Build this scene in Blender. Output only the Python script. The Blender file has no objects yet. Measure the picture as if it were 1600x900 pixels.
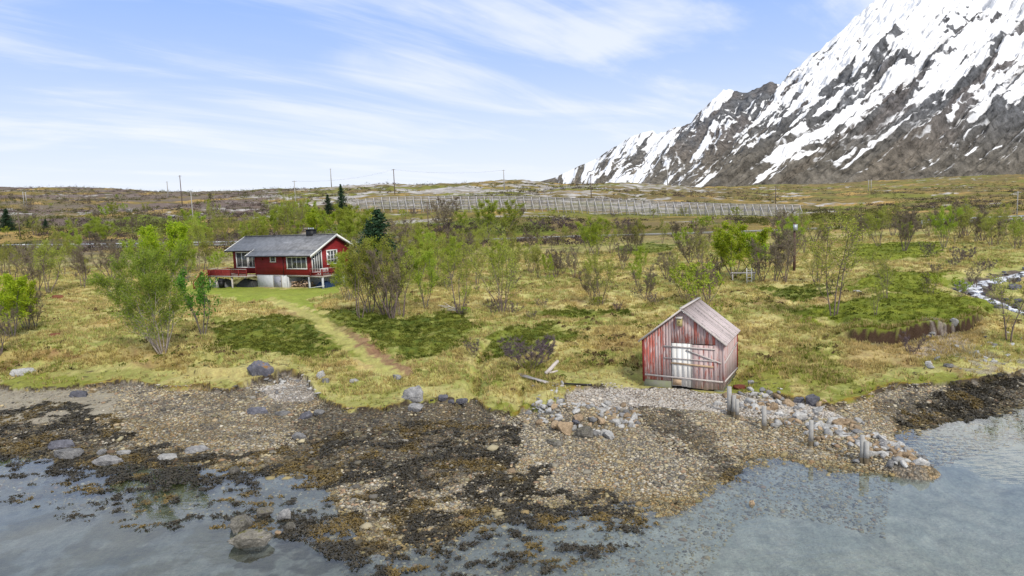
import bpy, math, random
import numpy as np

# ------------------------------------------------------------------ camera, sky, sun, exposure
SC = bpy.context.scene
COL = SC.collection
CAM_H, FPX, ROLL, PITCH = 11.0, 1067.0, math.radians(2.2), math.atan(115 / 1067)
Fw = np.array([0, math.cos(PITCH), -math.sin(PITCH)])
U0 = np.array([0, math.sin(PITCH), math.cos(PITCH)])
R0 = np.array([1.0, 0, 0])
Rv = R0 * math.cos(ROLL) - U0 * math.sin(ROLL)
Uv = U0 * math.cos(ROLL) + R0 * math.sin(ROLL)
O = np.array([0, 0, CAM_H])
import mathutils
cd = bpy.data.cameras.new('camera')
cam = bpy.data.objects.new('camera', cd)
COL.objects.link(cam)
cam.matrix_world = mathutils.Matrix((
    (Rv[0], Uv[0], -Fw[0], O[0]), (Rv[1], Uv[1], -Fw[1], O[1]), (Rv[2], Uv[2], -Fw[2], O[2]), (0, 0, 0, 1)))
cd.sensor_width = 36
cd.lens = 36 * FPX / 1600
cd.clip_start, cd.clip_end = 0.5, 20000
SC.camera = cam

SUN_DIR = np.array([0.40, -0.80, 0.80]); SUN_DIR /= np.linalg.norm(SUN_DIR)
SUN_EL = math.asin(SUN_DIR[2]); SUN_AZ = math.atan2(SUN_DIR[0], SUN_DIR[1])
sl = bpy.data.lights.new('sun', 'SUN'); sl.energy = 1.5; sl.angle = math.radians(10); sl.color = (1, .94, .84)
so = bpy.data.objects.new('sun', sl); COL.objects.link(so)
so.rotation_euler = mathutils.Vector(SUN_DIR).to_track_quat('Z', 'Y').to_euler()
SC.view_settings.view_transform = 'Standard'
SC.view_settings.look = 'None'
SC.view_settings.gamma = 1
SC.view_settings.exposure = 1.05
SC.cycles.max_bounces = 6
SC.cycles.transparent_max_bounces = 12
SC.cycles.use_denoising = True


class NT:
    def __init__(s, tree): s.t = tree; s.n = tree.nodes; s.l = tree.links
    def new(s, typ, **kw):
        n = s.n.new(typ)
        for k, v in kw.items():
            if k == 'inp':
                for kk, vv in v.items(): s.set(n.inputs[kk], vv)
            else: setattr(n, k, v)
        return n
    def set(s, sock, v):
        if isinstance(v, bpy.types.NodeSocket): s.l.new(v, sock)
        elif hasattr(v, 'outputs'): s.l.new(v.outputs[0], sock)
        else: sock.default_value = v
    def math(s, op, a, b=0.0, c=0.0, clamp=False):
        n = s.n.new('ShaderNodeMath'); n.operation = op; n.use_clamp = clamp
        s.set(n.inputs[0], a); s.set(n.inputs[1], b)
        if op in ('MULTIPLY_ADD', 'COMPARE'): s.set(n.inputs[2], c)
        return n.outputs[0]
    def mix(s, f, a, b, blend='MIX'):
        n = s.n.new('ShaderNodeMix'); n.data_type = 'RGBA'; n.blend_type = blend
        s.set(n.inputs[0], f); s.set(n.inputs[6], a); s.set(n.inputs[7], b)
        return n.outputs[2]
    def noise(s, vec, scale, detail=4, rough=.55, dist=0.0):
        n = s.n.new('ShaderNodeTexNoise')
        if vec is not None: s.set(n.inputs['Vector'], vec)
        n.inputs['Scale'].default_value = scale; n.inputs['Detail'].default_value = detail
        n.inputs['Roughness'].default_value = rough; n.inputs['Distortion'].default_value = dist
        return n.outputs[0]
    def ramp(s, f, pts, interp='LINEAR'):
        n = s.n.new('ShaderNodeValToRGB'); cr = n.color_ramp; cr.interpolation = interp
        while len(cr.elements) < len(pts): cr.elements.new(0.5)
        for e, (p, c) in zip(cr.elements, pts):
            e.position = p; e.color = (*c, 1) if hasattr(c, '__len__') else (c, c, c, 1)
        s.set(n.inputs[0], f); return n.outputs[0]
    def maprange(s, v, a, b, c=0.0, d=1.0, smooth=True):
        n = s.n.new('ShaderNodeMapRange'); n.interpolation_type = 'SMOOTHSTEP' if smooth else 'LINEAR'
        s.set(n.inputs[0], v)
        for i, x in enumerate((a, b, c, d)): s.set(n.inputs[i + 1], x)
        return n.outputs[0]


def make_sky():
    w = bpy.data.worlds.new('World'); SC.world = w; w.use_nodes = True
    g = NT(w.node_tree); g.n.clear()
    sky = g.new('ShaderNodeTexSky', sky_type='NISHITA', sun_disc=False, sun_elevation=SUN_EL, sun_rotation=SUN_AZ,
                air_density=1.0, dust_density=0.6, ozone_density=1.6)
    tc = g.new('ShaderNodeTexCoord')
    sep = g.new('ShaderNodeSeparateXYZ', inp={0: tc.outputs['Generated']})
    z = g.math('MAXIMUM', sep.outputs[2], 0.0)
    zz = g.math('ADD', z, 0.10)
    px = g.math('DIVIDE', sep.outputs[0], zz); py = g.math('DIVIDE', sep.outputs[1], zz)
    v = g.new('ShaderNodeCombineXYZ', inp={0: px, 1: py, 2: 0.0})
    # wispy bands lying across the sky
    def wisps(rot, sx, sy, loc, scale, det, rough, dist):
        m = g.new('ShaderNodeMapping', inp={0: v.outputs[0]}, vector_type='TEXTURE'); m.inputs['Rotation'].default_value = (0, 0, math.radians(rot)); m.inputs['Scale'].default_value = (sx, sy, 1); m.inputs['Location'].default_value = loc
        return g.noise(m.outputs[0], scale, det, rough, dist)
    n1 = wisps(38, 1.9, .80, (3.1, 1.7, 0), .95, 6, .55, .9)
    n2 = wisps(52, 2.4, .42, (6.3, 2.4, 2), 1.1, 8, .62, .7)
    f = g.math('ADD', g.math('MULTIPLY', n1, .72), g.math('MULTIPLY', n2, .34))
    cl = g.maprange(f, .47, .70)
    low = g.maprange(z, .0, .22, .55, 0.0)
    cl = g.math('MULTIPLY', cl, .74)
    one = g.math('SUBTRACT', 1.0, g.math('MULTIPLY', g.math('SUBTRACT', 1.0, cl), g.math('SUBTRACT', 1.0, low)))
    # sky colour: physical sky, lifted towards the light blue of thin high cloud
    base = g.mix(.96, sky.outputs[0], g.ramp(z, [(0, (4.5, 4.75, 5.2)), (.10, (3.5, 4.2, 5.5)), (.28, (1.95, 2.95, 5.4)), (.44, (3.2, 3.75, 4.9)), (.8, (4.6, 4.75, 5.0))]))
    col = g.mix(one, base, (5.1, 5.3, 5.75, 1))
    bg = g.new('ShaderNodeBackground', inp={0: col, 1: 0.09})
    out = g.new('ShaderNodeOutputWorld'); g.l.new(bg.outputs[0], out.inputs[0])


make_sky()

# ------------------------------------------------------------------ helpers
rng = np.random.default_rng(7)
random.seed(7)


def hashn(ix, iy, seed):
    h = (ix.astype(np.int64) * 374761393 + iy.astype(np.int64) * 668265263 + seed * 1442695041) & 0xffffffff
    h = ((h ^ (h >> 13)) * 1274126177) & 0xffffffff
    h = h ^ (h >> 16)
    return (h & 0xffffff) / float(0xffffff)


def vnoise(x, y, seed=0):
    x = np.asarray(x, float); y = np.asarray(y, float)
    xi = np.floor(x); yi = np.floor(y); fx = x - xi; fy = y - yi
    fx = fx * fx * fx * (fx * (fx * 6 - 15) + 10); fy = fy * fy * fy * (fy * (fy * 6 - 15) + 10)
    a = hashn(xi, yi, seed); b = hashn(xi + 1, yi, seed); c = hashn(xi, yi + 1, seed); d = hashn(xi + 1, yi + 1, seed)
    return (a + (b - a) * fx) * (1 - fy) + (c + (d - c) * fx) * fy


def fbm(x, y, seed=0, octaves=4, gain=.5):
    s = 0; amp = 1; tot = 0; x = np.asarray(x, float); y = np.asarray(y, float)
    for o in range(octaves):
        s = s + amp * vnoise(x, y, seed + o * 17); tot += amp; amp *= gain
        x, y = x * 1.97 * .8 + y * 1.97 * .6 + 11.3, -x * 1.97 * .6 + y * 1.97 * .8 + 5.7
    return s / tot


def sstep(e0, e1, x):
    t = np.clip((x - e0) / (e1 - e0), 0, 1); return t * t * (3 - 2 * t)


def lerp(a, b, t): return a + (b - a) * t


def rays(px, py):
    px = np.asarray(px, float); py = np.asarray(py, float)
    return Fw + np.multiply.outer((px - 800) / FPX, Rv) + np.multiply.outer((450 - py) / FPX, Uv)


def unz(px, py, z):
    d = rays(px, py); t = (np.asarray(z) - CAM_H) / d[..., 2]; return O + d * np.asarray(t)[..., None]


def und(px, py, Y):
    d = rays(px, py); t = np.asarray(Y) / d[..., 1]; return O + d * np.asarray(t)[..., None]


# ------------------------------------------------------------------ the shape of the land
COLUMNS = {
    -400: [(600, 1.), (560, 1.8), (450, 3.), (428, 3.2), (400, 'd', 230), (370, 'd', 330), (335, 'd', 480), (305, 'd', 650)],
    0: [(607, 1.), (580, 1.25), (560, 1.7), (545, 2.1), (470, 3.), (430, 3.6), (384, 'd', 190), (365, 'd', 220), (345, 'd', 270), (322, 'd', 360), (302, 'd', 480), (289, 'd', 620)],
    200: [(598, 1.), (575, 1.4), (556, 2.), (500, 2.5), (450, 3.), (410, 3.8), (384, 'd', 190), (370, 'd', 215), (350, 'd', 260), (325, 'd', 350), (308, 'd', 480), (296, 'd', 620)],
    400: [(612, 1.), (585, 1.3), (560, 1.6), (520, 2.), (480, 2.2), (455, 2.35), (430, 2.8), (405, 3.6), (380, 'd', 185), (360, 'd', 215), (340, 'd', 260), (320, 'd', 320), (302, 'd', 430), (294, 'd', 520)],
    600: [(635, 1.), (600, 1.1), (575, 1.35), (540, 1.6), (500, 1.9), (460, 2.3), (430, 2.7), (400, 3.4), (378, 'd', 178), (355, 'd', 210), (330, 'd', 245), (318, 'd', 290), (300, 'd', 380), (288, 'd', 480)],
    800: [(640, 1.), (600, 1.15), (575, 1.4), (540, 1.7), (500, 1.9), (460, 2.2), (430, 2.5), (400, 3.), (372, 'd', 172), (355, 'd', 200), (340, 'd', 225), (328, 'd', 245), (312, 'd', 300), (295, 'd', 380), (282, 'd', 480)],
    1000: [(600, 1.), (560, 1.25), (520, 1.5), (480, 1.8), (440, 2.1), (410, 2.5), (380, 3.4), (366, 'd', 172), (345, 'd', 215), (333, 'd', 240), (312, 'd', 320), (295, 'd', 420), (284, 'd', 520)],
    1200: [(622, .95), (590, 1.2), (550, 1.6), (510, 2.), (470, 2.4), (430, 2.6), (400, 3.), (372, 3.8), (358, 'd', 172), (345, 'd', 205), (337, 'd', 235), (318, 'd', 330), (303, 'd', 480), (293, 'd', 620), (288, 'd', 800)],
    1400: [(602, 1.), (575, 1.2), (550, 1.4), (525, 1.55), (508, 1.7), (470, 2.2), (440, 2.5), (400, 3.1), (375, 3.7), (352, 'd', 172), (335, 'd', 230), (315, 'd', 340), (300, 'd', 500), (288, 'd', 750), (281, 'd', 1000)],
    1500: [(597, 1.), (560, 1.25), (520, 1.45), (495, 1.7), (465, 2.0), (440, 2.4), (400, 2.9), (375, 3.6), (346, 'd', 172), (328, 'd', 230), (312, 'd', 340), (297, 'd', 500), (281, 'd', 800), (275, 'd', 1000)],
    1600: [(580, 1.), (540, 1.2), (500, 1.3), (460, 1.6), (430, 1.9), (400, 2.5), (370, 3.5), (341, 'd', 172), (325, 'd', 230), (310, 'd', 340), (295, 'd', 500), (280, 'd', 800), (272, 'd', 1000)],
    2050: [(560, 1.), (520, 1.3), (450, 1.8), (400, 2.6), (365, 3.6), (330, 'd', 172), (310, 'd', 260), (290, 'd', 500), (270, 'd', 1000)],
}
AG = np.linspace(-1.4, 1.4, 281); BG = np.linspace(math.log(20), math.log(1500), 440)


def make_table():
    A, Z = [], []
    for px in sorted(COLUMNS):
        a, b, z = [], [], []
        for c in COLUMNS[px]:
            P = und(px, c[0], c[2]) if len(c) == 3 else unz(px, c[0], c[1])
            b.append(math.log(P[1])); z.append(P[2]); a.append(P[0] / P[1])
        for i in range(1, len(b)): b[i] = max(b[i], b[i - 1] + 1e-3)
        crest = z[-1]
        if math.exp(b[-1]) < 700: b.append(b[-1] + .5); z.append(crest - 6); a.append(a[-1])
        A.append(np.interp(BG, b, a)); Z.append(np.interp(BG, b, z))
    A = np.array(A); Z = np.array(Z); T = np.empty((len(AG), len(BG)))
    for j in range(len(BG)): T[:, j] = np.interp(AG, A[:, j], Z[:, j])
    def blur(M, ax, s):
        k = np.exp(-.5 * (np.arange(-12, 13) / s) ** 2); k /= k.sum()
        pad = [(0, 0), (0, 0)]; pad[ax] = (12, 12); M2 = np.pad(M, pad, mode='edge')
        return sum(k[i] * np.take(M2, np.arange(i, i + M.shape[ax]), axis=ax) for i in range(25))
    return blur(blur(T, 0, 3.5), 1, 1.6)


TAB = make_table()


def line_ab(pts, z):
    P = unz([p[0] for p in pts], [p[1] for p in pts], z)
    a = P[:, 0] / P[:, 1]; o = np.argsort(a); return a[o], P[o, 1]


WATER_PX = [(-900, 700), (-400, 705), (0, 705), (100, 722), (200, 728), (300, 726), (400, 728), (470, 734), (505, 748), (530, 790), (560, 845), (620, 862), (700, 840), (760, 812), (830, 800), (900, 800),
            (1000, 798), (1070, 792), (1110, 772), (1135, 745), (1165, 722), (1200, 717), (1250, 718), (1330, 728), (1385, 735), (1400, 672), (1450, 668), (1500, 652), (1550, 642), (1600, 632), (1800, 622), (2500, 590)]
GRASS_PX = [(-900, 610), (-300, 600), (0, 607), (60, 611), (100, 607), (150, 600), (200, 597), (250, 604), (300, 606), (350, 610), (385, 603), (400, 598), (440, 592), (480, 594), (500, 625), (540, 640), (600, 642), (650, 628), (690, 626), (730, 622), (760, 640),
            (790, 648), (815, 640), (850, 642), (880, 632), (885, 612), (900, 605), (950, 600), (1000, 603), (1060, 607), (1140, 612), (1180, 618), (1230, 626), (1290, 634), (1330, 628), (1370, 610), (1410, 602), (1500, 600), (1560, 590), (1600, 580), (1900, 566), (2500, 545)]
WA, WY = line_ab(WATER_PX, 0.0)
GA, GY = line_ab(GRASS_PX, 0.95)


def polyworld(pts, z):
    P = unz([p[0] for p in pts], [p[1] for p in pts], z); return P[:, :2]


SCARP = polyworld([(1270, 508), (1310, 512), (1360, 513), (1410, 511), (1470, 504), (1515, 494), (1545, 482)], 2.25)
SCA, SCY = SCARP[:, 0] / SCARP[:, 1], SCARP[:, 1]


LBANK = polyworld([(-500, 572), (0, 566), (90, 562), (180, 563), (250, 566), (330, 578), (420, 576), (470, 582)], 1.6)
LBA, LBY = LBANK[:, 0] / LBANK[:, 1], LBANK[:, 1]


def segdist(X, Y, L, wz=None):
    """distance to polyline L (n,2[,..]) and the parameter along it"""
    best = np.full(np.shape(X), 1e9); tt = np.zeros(np.shape(X))
    for i in range(len(L) - 1):
        a = L[i, :2]; d = L[i + 1, :2] - a; l2 = d @ d
        t = np.clip(((X - a[0]) * d[0] + (Y - a[1]) * d[1]) / l2, 0, 1)
        q = np.hypot(X - a[0] - t * d[0], Y - a[1] - t * d[1])
        m = q < best; best = np.where(m, q, best); tt = np.where(m, i + t, tt)
    return best, tt


def table(X, Y):
    a = X / Y; b = np.log(Y)
    u = np.clip((a - AG[0]) / (AG[1] - AG[0]), 0, len(AG) - 1.001); v = np.clip((b - BG[0]) / (BG[1] - BG[0]), 0, len(BG) - 1.001)
    i = u.astype(int); j = v.astype(int); fu = u - i; fv = v - j
    return (TAB[i, j] * (1 - fu) + TAB[i + 1, j] * fu) * (1 - fv) + (TAB[i, j + 1] * (1 - fu) + TAB[i + 1, j + 1] * fu) * fv


# road, stream, path and the stone groyne in plan
ROAD_PX = [(-700, 410), (-300, 394), (0, 386), (200, 384.5), (400, 380.5), (600, 377.5), (740, 374), (900, 368.5), (1130, 362), (1250, 357.5), (1350, 353), (1440, 348), (1600, 341), (1900, 331), (2300, 318)]
def road_line():
    px = np.array([p[0] for p in ROAD_PX], float); py = np.array([p[1] for p in ROAD_PX], float)
    xs = np.linspace(px[0], px[-1], 80); ys = np.interp(xs, px, py)
    Y = np.interp(xs, [-700, 0, 400, 800, 2300], [196, 190, 185, 173, 172]); P = und(xs, ys, Y)
    for _ in range(3): P[1:-1] = (P[:-2] + 2 * P[1:-1] + P[2:]) / 4
    return P
ROAD = road_line()
STREAM_PX = [(1900, 372, 3.2), (1760, 396, 2.7), (1680, 411, 2.4), (1620, 422, 2.15), (1575, 433, 1.9), (1532, 444, 1.7), (1518, 455, 1.5), (1548, 468, 1.35), (1588, 484, 1.2), (1635, 500, 1.0), (1720, 530, .7), (1850, 590, .1)]
STREAM = np.array([unz(p[0], p[1], p[2]) for p in STREAM_PX])
def smooth_line(L, n=6):
    out = []
    for i in range(len(L) - 1):
        p0 = L[max(i - 1, 0)]; p1 = L[i]; p2 = L[i + 1]; p3 = L[min(i + 2, len(L) - 1)]
        for t in np.linspace(0, 1, n, endpoint=False):
            out.append(.5 * ((2 * p1) + (p2 - p0) * t + (2 * p0 - 5 * p1 + 4 * p2 - p3) * t * t + (3 * p1 - p0 - 3 * p2 + p3) * t ** 3))
    out.append(L[-1]); return np.array(out)
STREAM = smooth_line(STREAM)
STREAM_W = np.interp(np.arange(len(STREAM)), [0, 18, 32, 40, 50, len(STREAM)], [.9, 1.0, 1.25, .55, .4, .8]) * (.75 + .6 * vnoise(np.arange(len(STREAM)) * .45, np.zeros(len(STREAM)), 5))
GROYNE = polyworld([(1150, 640), (1200, 655), (1270, 672), (1350, 700), (1425, 724)], .35)
GROYNE2 = polyworld([(1180, 625), (1290, 655), (1380, 690), (1430, 720)], .45)
CAIRN = unz(905, 662, .45)[:2]
PATH = polyworld([(420, 470), (455, 480), (490, 498), (520, 515), (550, 536), (585, 552), (615, 566)], 1.9)
HOUSE_A = np.array([-26.32, 89.69]); HOUSE_YAW = -.496
HEX = np.array([math.cos(HOUSE_YAW), math.sin(HOUSE_YAW)]); HEY = np.array([-math.sin(HOUSE_YAW), math.cos(HOUSE_YAW)])
BOAT_C = np.array([9.407, 37.617]); BOAT_YAW = -.476
BEX = np.array([math.cos(BOAT_YAW), math.sin(BOAT_YAW)]); BEY = np.array([-math.sin(BOAT_YAW), math.cos(BOAT_YAW)])


def H(X, Y, fine=True):
    X = np.asarray(X, float); Y = np.asarray(Y, float)
    a = X / Y
    wob = (fbm(X * .55, Y * .55, 3, 3) - .5) * 2.0
    yw = np.interp(a, WA, WY) + wob * .9
    yg = np.interp(a, GA, GY) + wob * .8 + (fbm(X * 1.7, Y * 1.7, 5, 3) - .5) * 1.1
    d = Y - yw
    ywb = sum(np.interp(a + k_, WA, WY) for k_ in (-.06, -.04, -.02, 0, .02, .04, .06)) / 7; db = np.minimum(Y - ywb, d * .35)
    # beach and sea bed
    span = np.maximum(yg - yw, .8)
    t = np.clip(d / span, 0, 1)
    beach = .80 * t ** 1.15 + (fbm(X * 1.3, Y * 1.3, 21, 3) - .5) * .12 * (1 - .6 * t)
    bed = -.055 * np.abs(db) ** .9 - .02 + (fbm(X * .8, Y * .8, 22, 4) - .5) * .16
    bed = np.maximum(bed, -1.5 - .02 * np.abs(db))
    z = np.where(d < 0, lerp(beach, bed, sstep(0, -.7, d)), beach)
    # turf: a step up, then the meadow
    g = Y - yg
    tab = table(X, np.maximum(Y, 20))
    big = sstep(90, 220, Y)
    lump = (fbm(X * .28, Y * .28, 31, 3) - .5) * .6 + (fbm(X * .8, Y * .8, 32, 3) - .5) * .55
    lump = lump * sstep(0, 5, g) * (1 - .5 * sstep(0, 60, Y - 100)) + (fbm(X * 1.6, Y * 1.6, 33, 2) - .5) * .12 * sstep(0, 1.5, g)
    hills = (fbm(X * .021, Y * .021, 41, 4) - .5) * 7 + (np.abs(fbm(X * .06, Y * .06, 43, 3) - .5)) * -6 + (fbm(X * .2, Y * .2, 44, 3) - .5) * 1.5
    rd, rt = segdist(X, Y, ROAD[::3])
    damp = sstep(5, 26, rd)
    hs = hills * sstep(178, 300, Y) * .65
    turf = tab + lump * (1 - .7 * big) + hs * damp
    # level ground under house and shed
    hx = (X - HOUSE_A[0]) * HEX[0] + (Y - HOUSE_A[1]) * HEX[1]; hy = (X - HOUSE_A[0]) * HEY[0] + (Y - HOUSE_A[1]) * HEY[1]
    hq = np.maximum(np.maximum(-18.5 - hx, hx - 4), np.maximum(-3 - hy, hy - 9))
    turf = lerp(2.32 + .02 * hy, turf, sstep(0, 8, hq))
    bx = (X - BOAT_C[0]) * BEX[0] + (Y - BOAT_C[1]) * BEX[1]; by = (X - BOAT_C[0]) * BEY[0] + (Y - BOAT_C[1]) * BEY[1]
    bq = np.maximum(np.abs(bx) - 2.5, np.maximum(-.6 - by, by - 4.6))
    z = np.where(g > 0, lerp(z, turf, sstep(0, .22, g)), z)
    z = lerp(.86, z, sstep(0, 1.6, bq))
    # eroded bank
    sy = np.interp(a, SCA, SCY); q = Y - sy + (fbm(X * 1.1, Y * 1.1, 51, 3) - .5) * .55 + (fbm(X * 3.1, Y * 3.1, 52, 2) - .5) * .22
    inr = sstep(.55 * .84, .62 * .84, a / 1.0 + .0) * sstep(SCA[-1] + .012, SCA[-1] - .03, a)
    z = z + .74 * inr * sstep(-.22, .12, q) * sstep(16, 3, q) - .30 * inr * sstep(-4, -.3, q) * sstep(.1, -.1, q)
    ly = np.interp(a, LBA, LBY); lq = Y - ly + (fbm(X * .6, Y * .6, 53, 4) - .5) * 2.6; lr = sstep(LBA[-1] + .01, LBA[-1] - .03, a)
    z = z + .38 * lr * sstep(-.25, .15, lq) * sstep(11, 2, lq)
    # track
    pd, _ = segdist(X, Y, PATH); z = z - .10 * sstep(1.3, .5, pd)
    # little gullies through the turf
    for L, w, dp in GULLIES:
        gd, _ = segdist(X, Y, L); z = z - dp * sstep(w, w * .35, gd + (fbm(X * 2, Y * 2, 61, 2) - .5) * w)
    # mounds of stone
    cdist = np.hypot((X - CAIRN[0]) / 1.9, (Y - CAIRN[1]) / 1.5); z = z + .85 * sstep(1.35, .1, cdist)
    gd, gt = segdist(X, Y, GROYNE); gd2, _ = segdist(X, Y, GROYNE2)
    z = np.maximum(z, lerp(z, .78 - .10 * gt, sstep(1.4, .3, np.minimum(gd, gd2))))
    # bed of the stream and of the road
    if True:
        m = a > .5
        if np.any(m):
            sd, st = segdist(X[m] if X.ndim else X, Y[m] if Y.ndim else Y, STREAM)
            k = np.clip(st.astype(int), 0, len(STREAM) - 2); zs = STREAM[k, 2] + (STREAM[k + 1, 2] - STREAM[k, 2]) * (st - k)
            w = STREAM_W[np.clip(k, 0, len(STREAM_W) - 1)]
            zm = z[m] if z.ndim else z
            bank = zs - .12 + np.maximum(sd - w, 0) * .42
            zm = np.minimum(zm, np.where(sd < w * 5.5, bank, 1e9))
            if z.ndim: z[m] = zm
            else: z = zm
    k = np.clip((rt * 3).astype(int), 0, len(ROAD) - 2)
    zr = np.interp(rt * 3, np.arange(len(ROAD)), ROAD[:, 2])
    near = sstep(10, 4.5, rd)
    z = lerp(z, zr - .25, near)
    return z


GULLIES = [(polyworld([(757, 545), (752, 565), (745, 590), (738, 612)], 1.2), .75, .55), (polyworld([(738, 612), (720, 625), (700, 640)], .9), .5, .4),
           (polyworld([(815, 610), (812, 630), (800, 645)], .9), .3, .3), (polyworld([(332, 570), (345, 580)], 1.3), .7, .45), (polyworld([(60, 560), (150, 562), (200, 566)], 1.5), .6, .3)]

_LY = np.exp(np.linspace(math.log(14), math.log(1450), 2600))


def ground_px(px, py, far=False):
    """the point of the land that stands behind this place of the photograph"""
    d = rays(px, py); P = O + d * (_LY / d[1])[:, None]
    df = P[:, 2] - np.maximum(H(P[:, 0], P[:, 1]), -.0)
    i = np.argmax(df < 0) if np.any(df < 0) else np.argmin(df[300:2300]) + 300
    i = max(i, 1); t = df[i - 1] / (df[i - 1] - df[i]) if df[i - 1] > 0 > df[i] else 0
    Q = P[i - 1] * (1 - t) + P[i] * t
    return np.array([Q[0], Q[1], float(H(Q[:1], Q[1:2])[0])])


# ------------------------------------------------------------------ mesh helpers
def raw_mesh(name, V, faces, colors=None, smooth=False, attrs=None):
    """faces: (n,k) int array or list of such arrays"""
    me = bpy.data.meshes.new(name)
    V = np.asarray(V, np.float32); fl = faces if isinstance(faces, list) else [faces]
    fl = [np.asarray(f, np.int32) for f in fl if len(f)]
    loops = np.concatenate([f.ravel() for f in fl]); cnt = np.concatenate([np.full(len(f), f.shape[1], np.int32) for f in fl])
    st = np.concatenate([[0], np.cumsum(cnt)[:-1]]).astype(np.int32)
    me.vertices.add(len(V)); me.vertices.foreach_set('co', V.ravel())
    me.loops.add(len(loops)); me.loops.foreach_set('vertex_index', loops)
    me.polygons.add(len(cnt)); me.polygons.foreach_set('loop_start', st)
    try: me.polygons.foreach_set('loop_total', cnt)
    except Exception: pass
    if smooth: me.polygons.foreach_set('use_smooth', np.ones(len(cnt), bool))
    if colors is not None:
        at = me.color_attributes.new('Col', 'FLOAT_COLOR', 'POINT')
        c4 = np.ones((len(V), 4), np.float32); c4[:, :3] = colors; at.data.foreach_set('color', c4.ravel())
    for k, v in (attrs or {}).items():
        at = me.attributes.new(k, 'FLOAT', 'POINT'); at.data.foreach_set('value', np.asarray(v, np.float32))
    me.update(calc_edges=True); me.validate()
    return me


def tag(o, label=None, cat=None, group=None, kind=None):
    if label: o['label'] = label
    if cat: o['category'] = cat
    if group: o['group'] = group
    if kind: o['kind'] = kind
    return o


def put(name, me, mat=None, parent=None, loc=None, rotz=None, scale=None):
    o = bpy.data.objects.new(name, me); COL.objects.link(o)
    if mat is not None and me is not None and not me.materials: me.materials.append(mat)
    if parent is not None: o.parent = parent
    if loc is not None: o.location = loc
    if rotz is not None: o.rotation_euler = (0, 0, rotz)
    if scale is not None: o.scale = scale if hasattr(scale, '__len__') else (scale,) * 3
    return o


def empty(name, loc, rotz=0.0, label=None, cat=None, group=None):
    o = bpy.data.objects.new(name, None); COL.objects.link(o); o.location = loc; o.rotation_euler = (0, 0, rotz)
    o.empty_display_size = .2
    return tag(o, label, cat, group)


def copy_tree(o, parent=None):
    c = o.copy(); COL.objects.link(c); c.parent = parent
    for ch in o.children: copy_tree(ch, c)
    return c


class MB:
    def __init__(s): s.v = []; s.f = {}; s.n = 0
    def add(s, V, F):
        V = np.asarray(V, float)
        F = np.asarray(F)
        s.v.append(V); s.f.setdefault(F.shape[1], []).append(F + s.n); s.n += len(V); return s
    def poly(s, V, F):
        for f in F: s.f.setdefault(len(f), []).append(np.array([f]) + s.n)
        s.v.append(np.asarray(V, float)); s.n += len(V); return s
    def box(s, a, b, jit=0.0):
        x0, y0, z0 = a; x1, y1, z1 = b
        V = np.array([(x0, y0, z0), (x1, y0, z0), (x1, y1, z0), (x0, y1, z0), (x0, y0, z1), (x1, y0, z1), (x1, y1, z1), (x0, y1, z1)], float)
        if jit: V += rng.normal(size=V.shape) * jit
        return s.add(V, [(0, 3, 2, 1), (4, 5, 6, 7), (0, 1, 5, 4), (1, 2, 6, 5), (2, 3, 7, 6), (3, 0, 4, 7)])
    def bar(s, p, q, w, h=None, up=(0, 0, 1)):
        """a rectangular bar from p to q"""
        p = np.asarray(p, float); q = np.asarray(q, float); d = q - p; d /= np.linalg.norm(d); h = h or w
        u = np.asarray(up, float)
        if abs(u @ d) > .95: u = np.array([0, 1., 0])
        x = np.cross(d, u); x /= np.linalg.norm(x); y = np.cross(x, d)
        V = [c + x * sx * w / 2 + y * sy * h / 2 for c in (p, q) for sx, sy in ((-1, -1), (1, -1), (1, 1), (-1, 1))]
        return s.add(V, [(0, 3, 2, 1), (4, 5, 6, 7), (0, 1, 5, 4), (1, 2, 6, 5), (2, 3, 7, 6), (3, 0, 4, 7)])
    def tube(s, path, rad, sides=6, cap=True):
        path = np.asarray(path, float); rad = np.broadcast_to(np.asarray(rad, float), (len(path),))
        V, F = tube(path, rad, sides)
        s.add(V, F)
        if cap:
            n = s.n - len(V); s.f.setdefault(sides, []).append(np.array([list(range(n, n + sides))[::-1], list(range(s.n - sides, s.n))]))
        return s
    def prism_x(s, prof, x0, x1):
        n = len(prof); V = [(x0, y, z) for y, z in prof] + [(x1, y, z) for y, z in prof]
        F = [tuple(range(n))[::-1], tuple(range(n, 2 * n))] + [(i, (i + 1) % n, n + (i + 1) % n, n + i) for i in range(n)]
        return s.poly(V, F)
    def prism_y(s, prof, y0, y1):
        n = len(prof); V = [(x, y0, z) for x, z in prof] + [(x, y1, z) for x, z in prof]
        F = [tuple(range(n)), tuple(range(n, 2 * n))[::-1]] + [(i, n + i, n + (i + 1) % n, (i + 1) % n) for i in range(n)]
        return s.poly(V, F)
    def mesh(s, name, smooth=False):
        return raw_mesh(name, np.concatenate(s.v), [np.concatenate(v) for v in s.f.values()], smooth=smooth)
    def build(s, name, mat, parent=None, smooth=False, **kw):
        return put(name, s.mesh(name, smooth), mat, parent, **kw)


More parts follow.
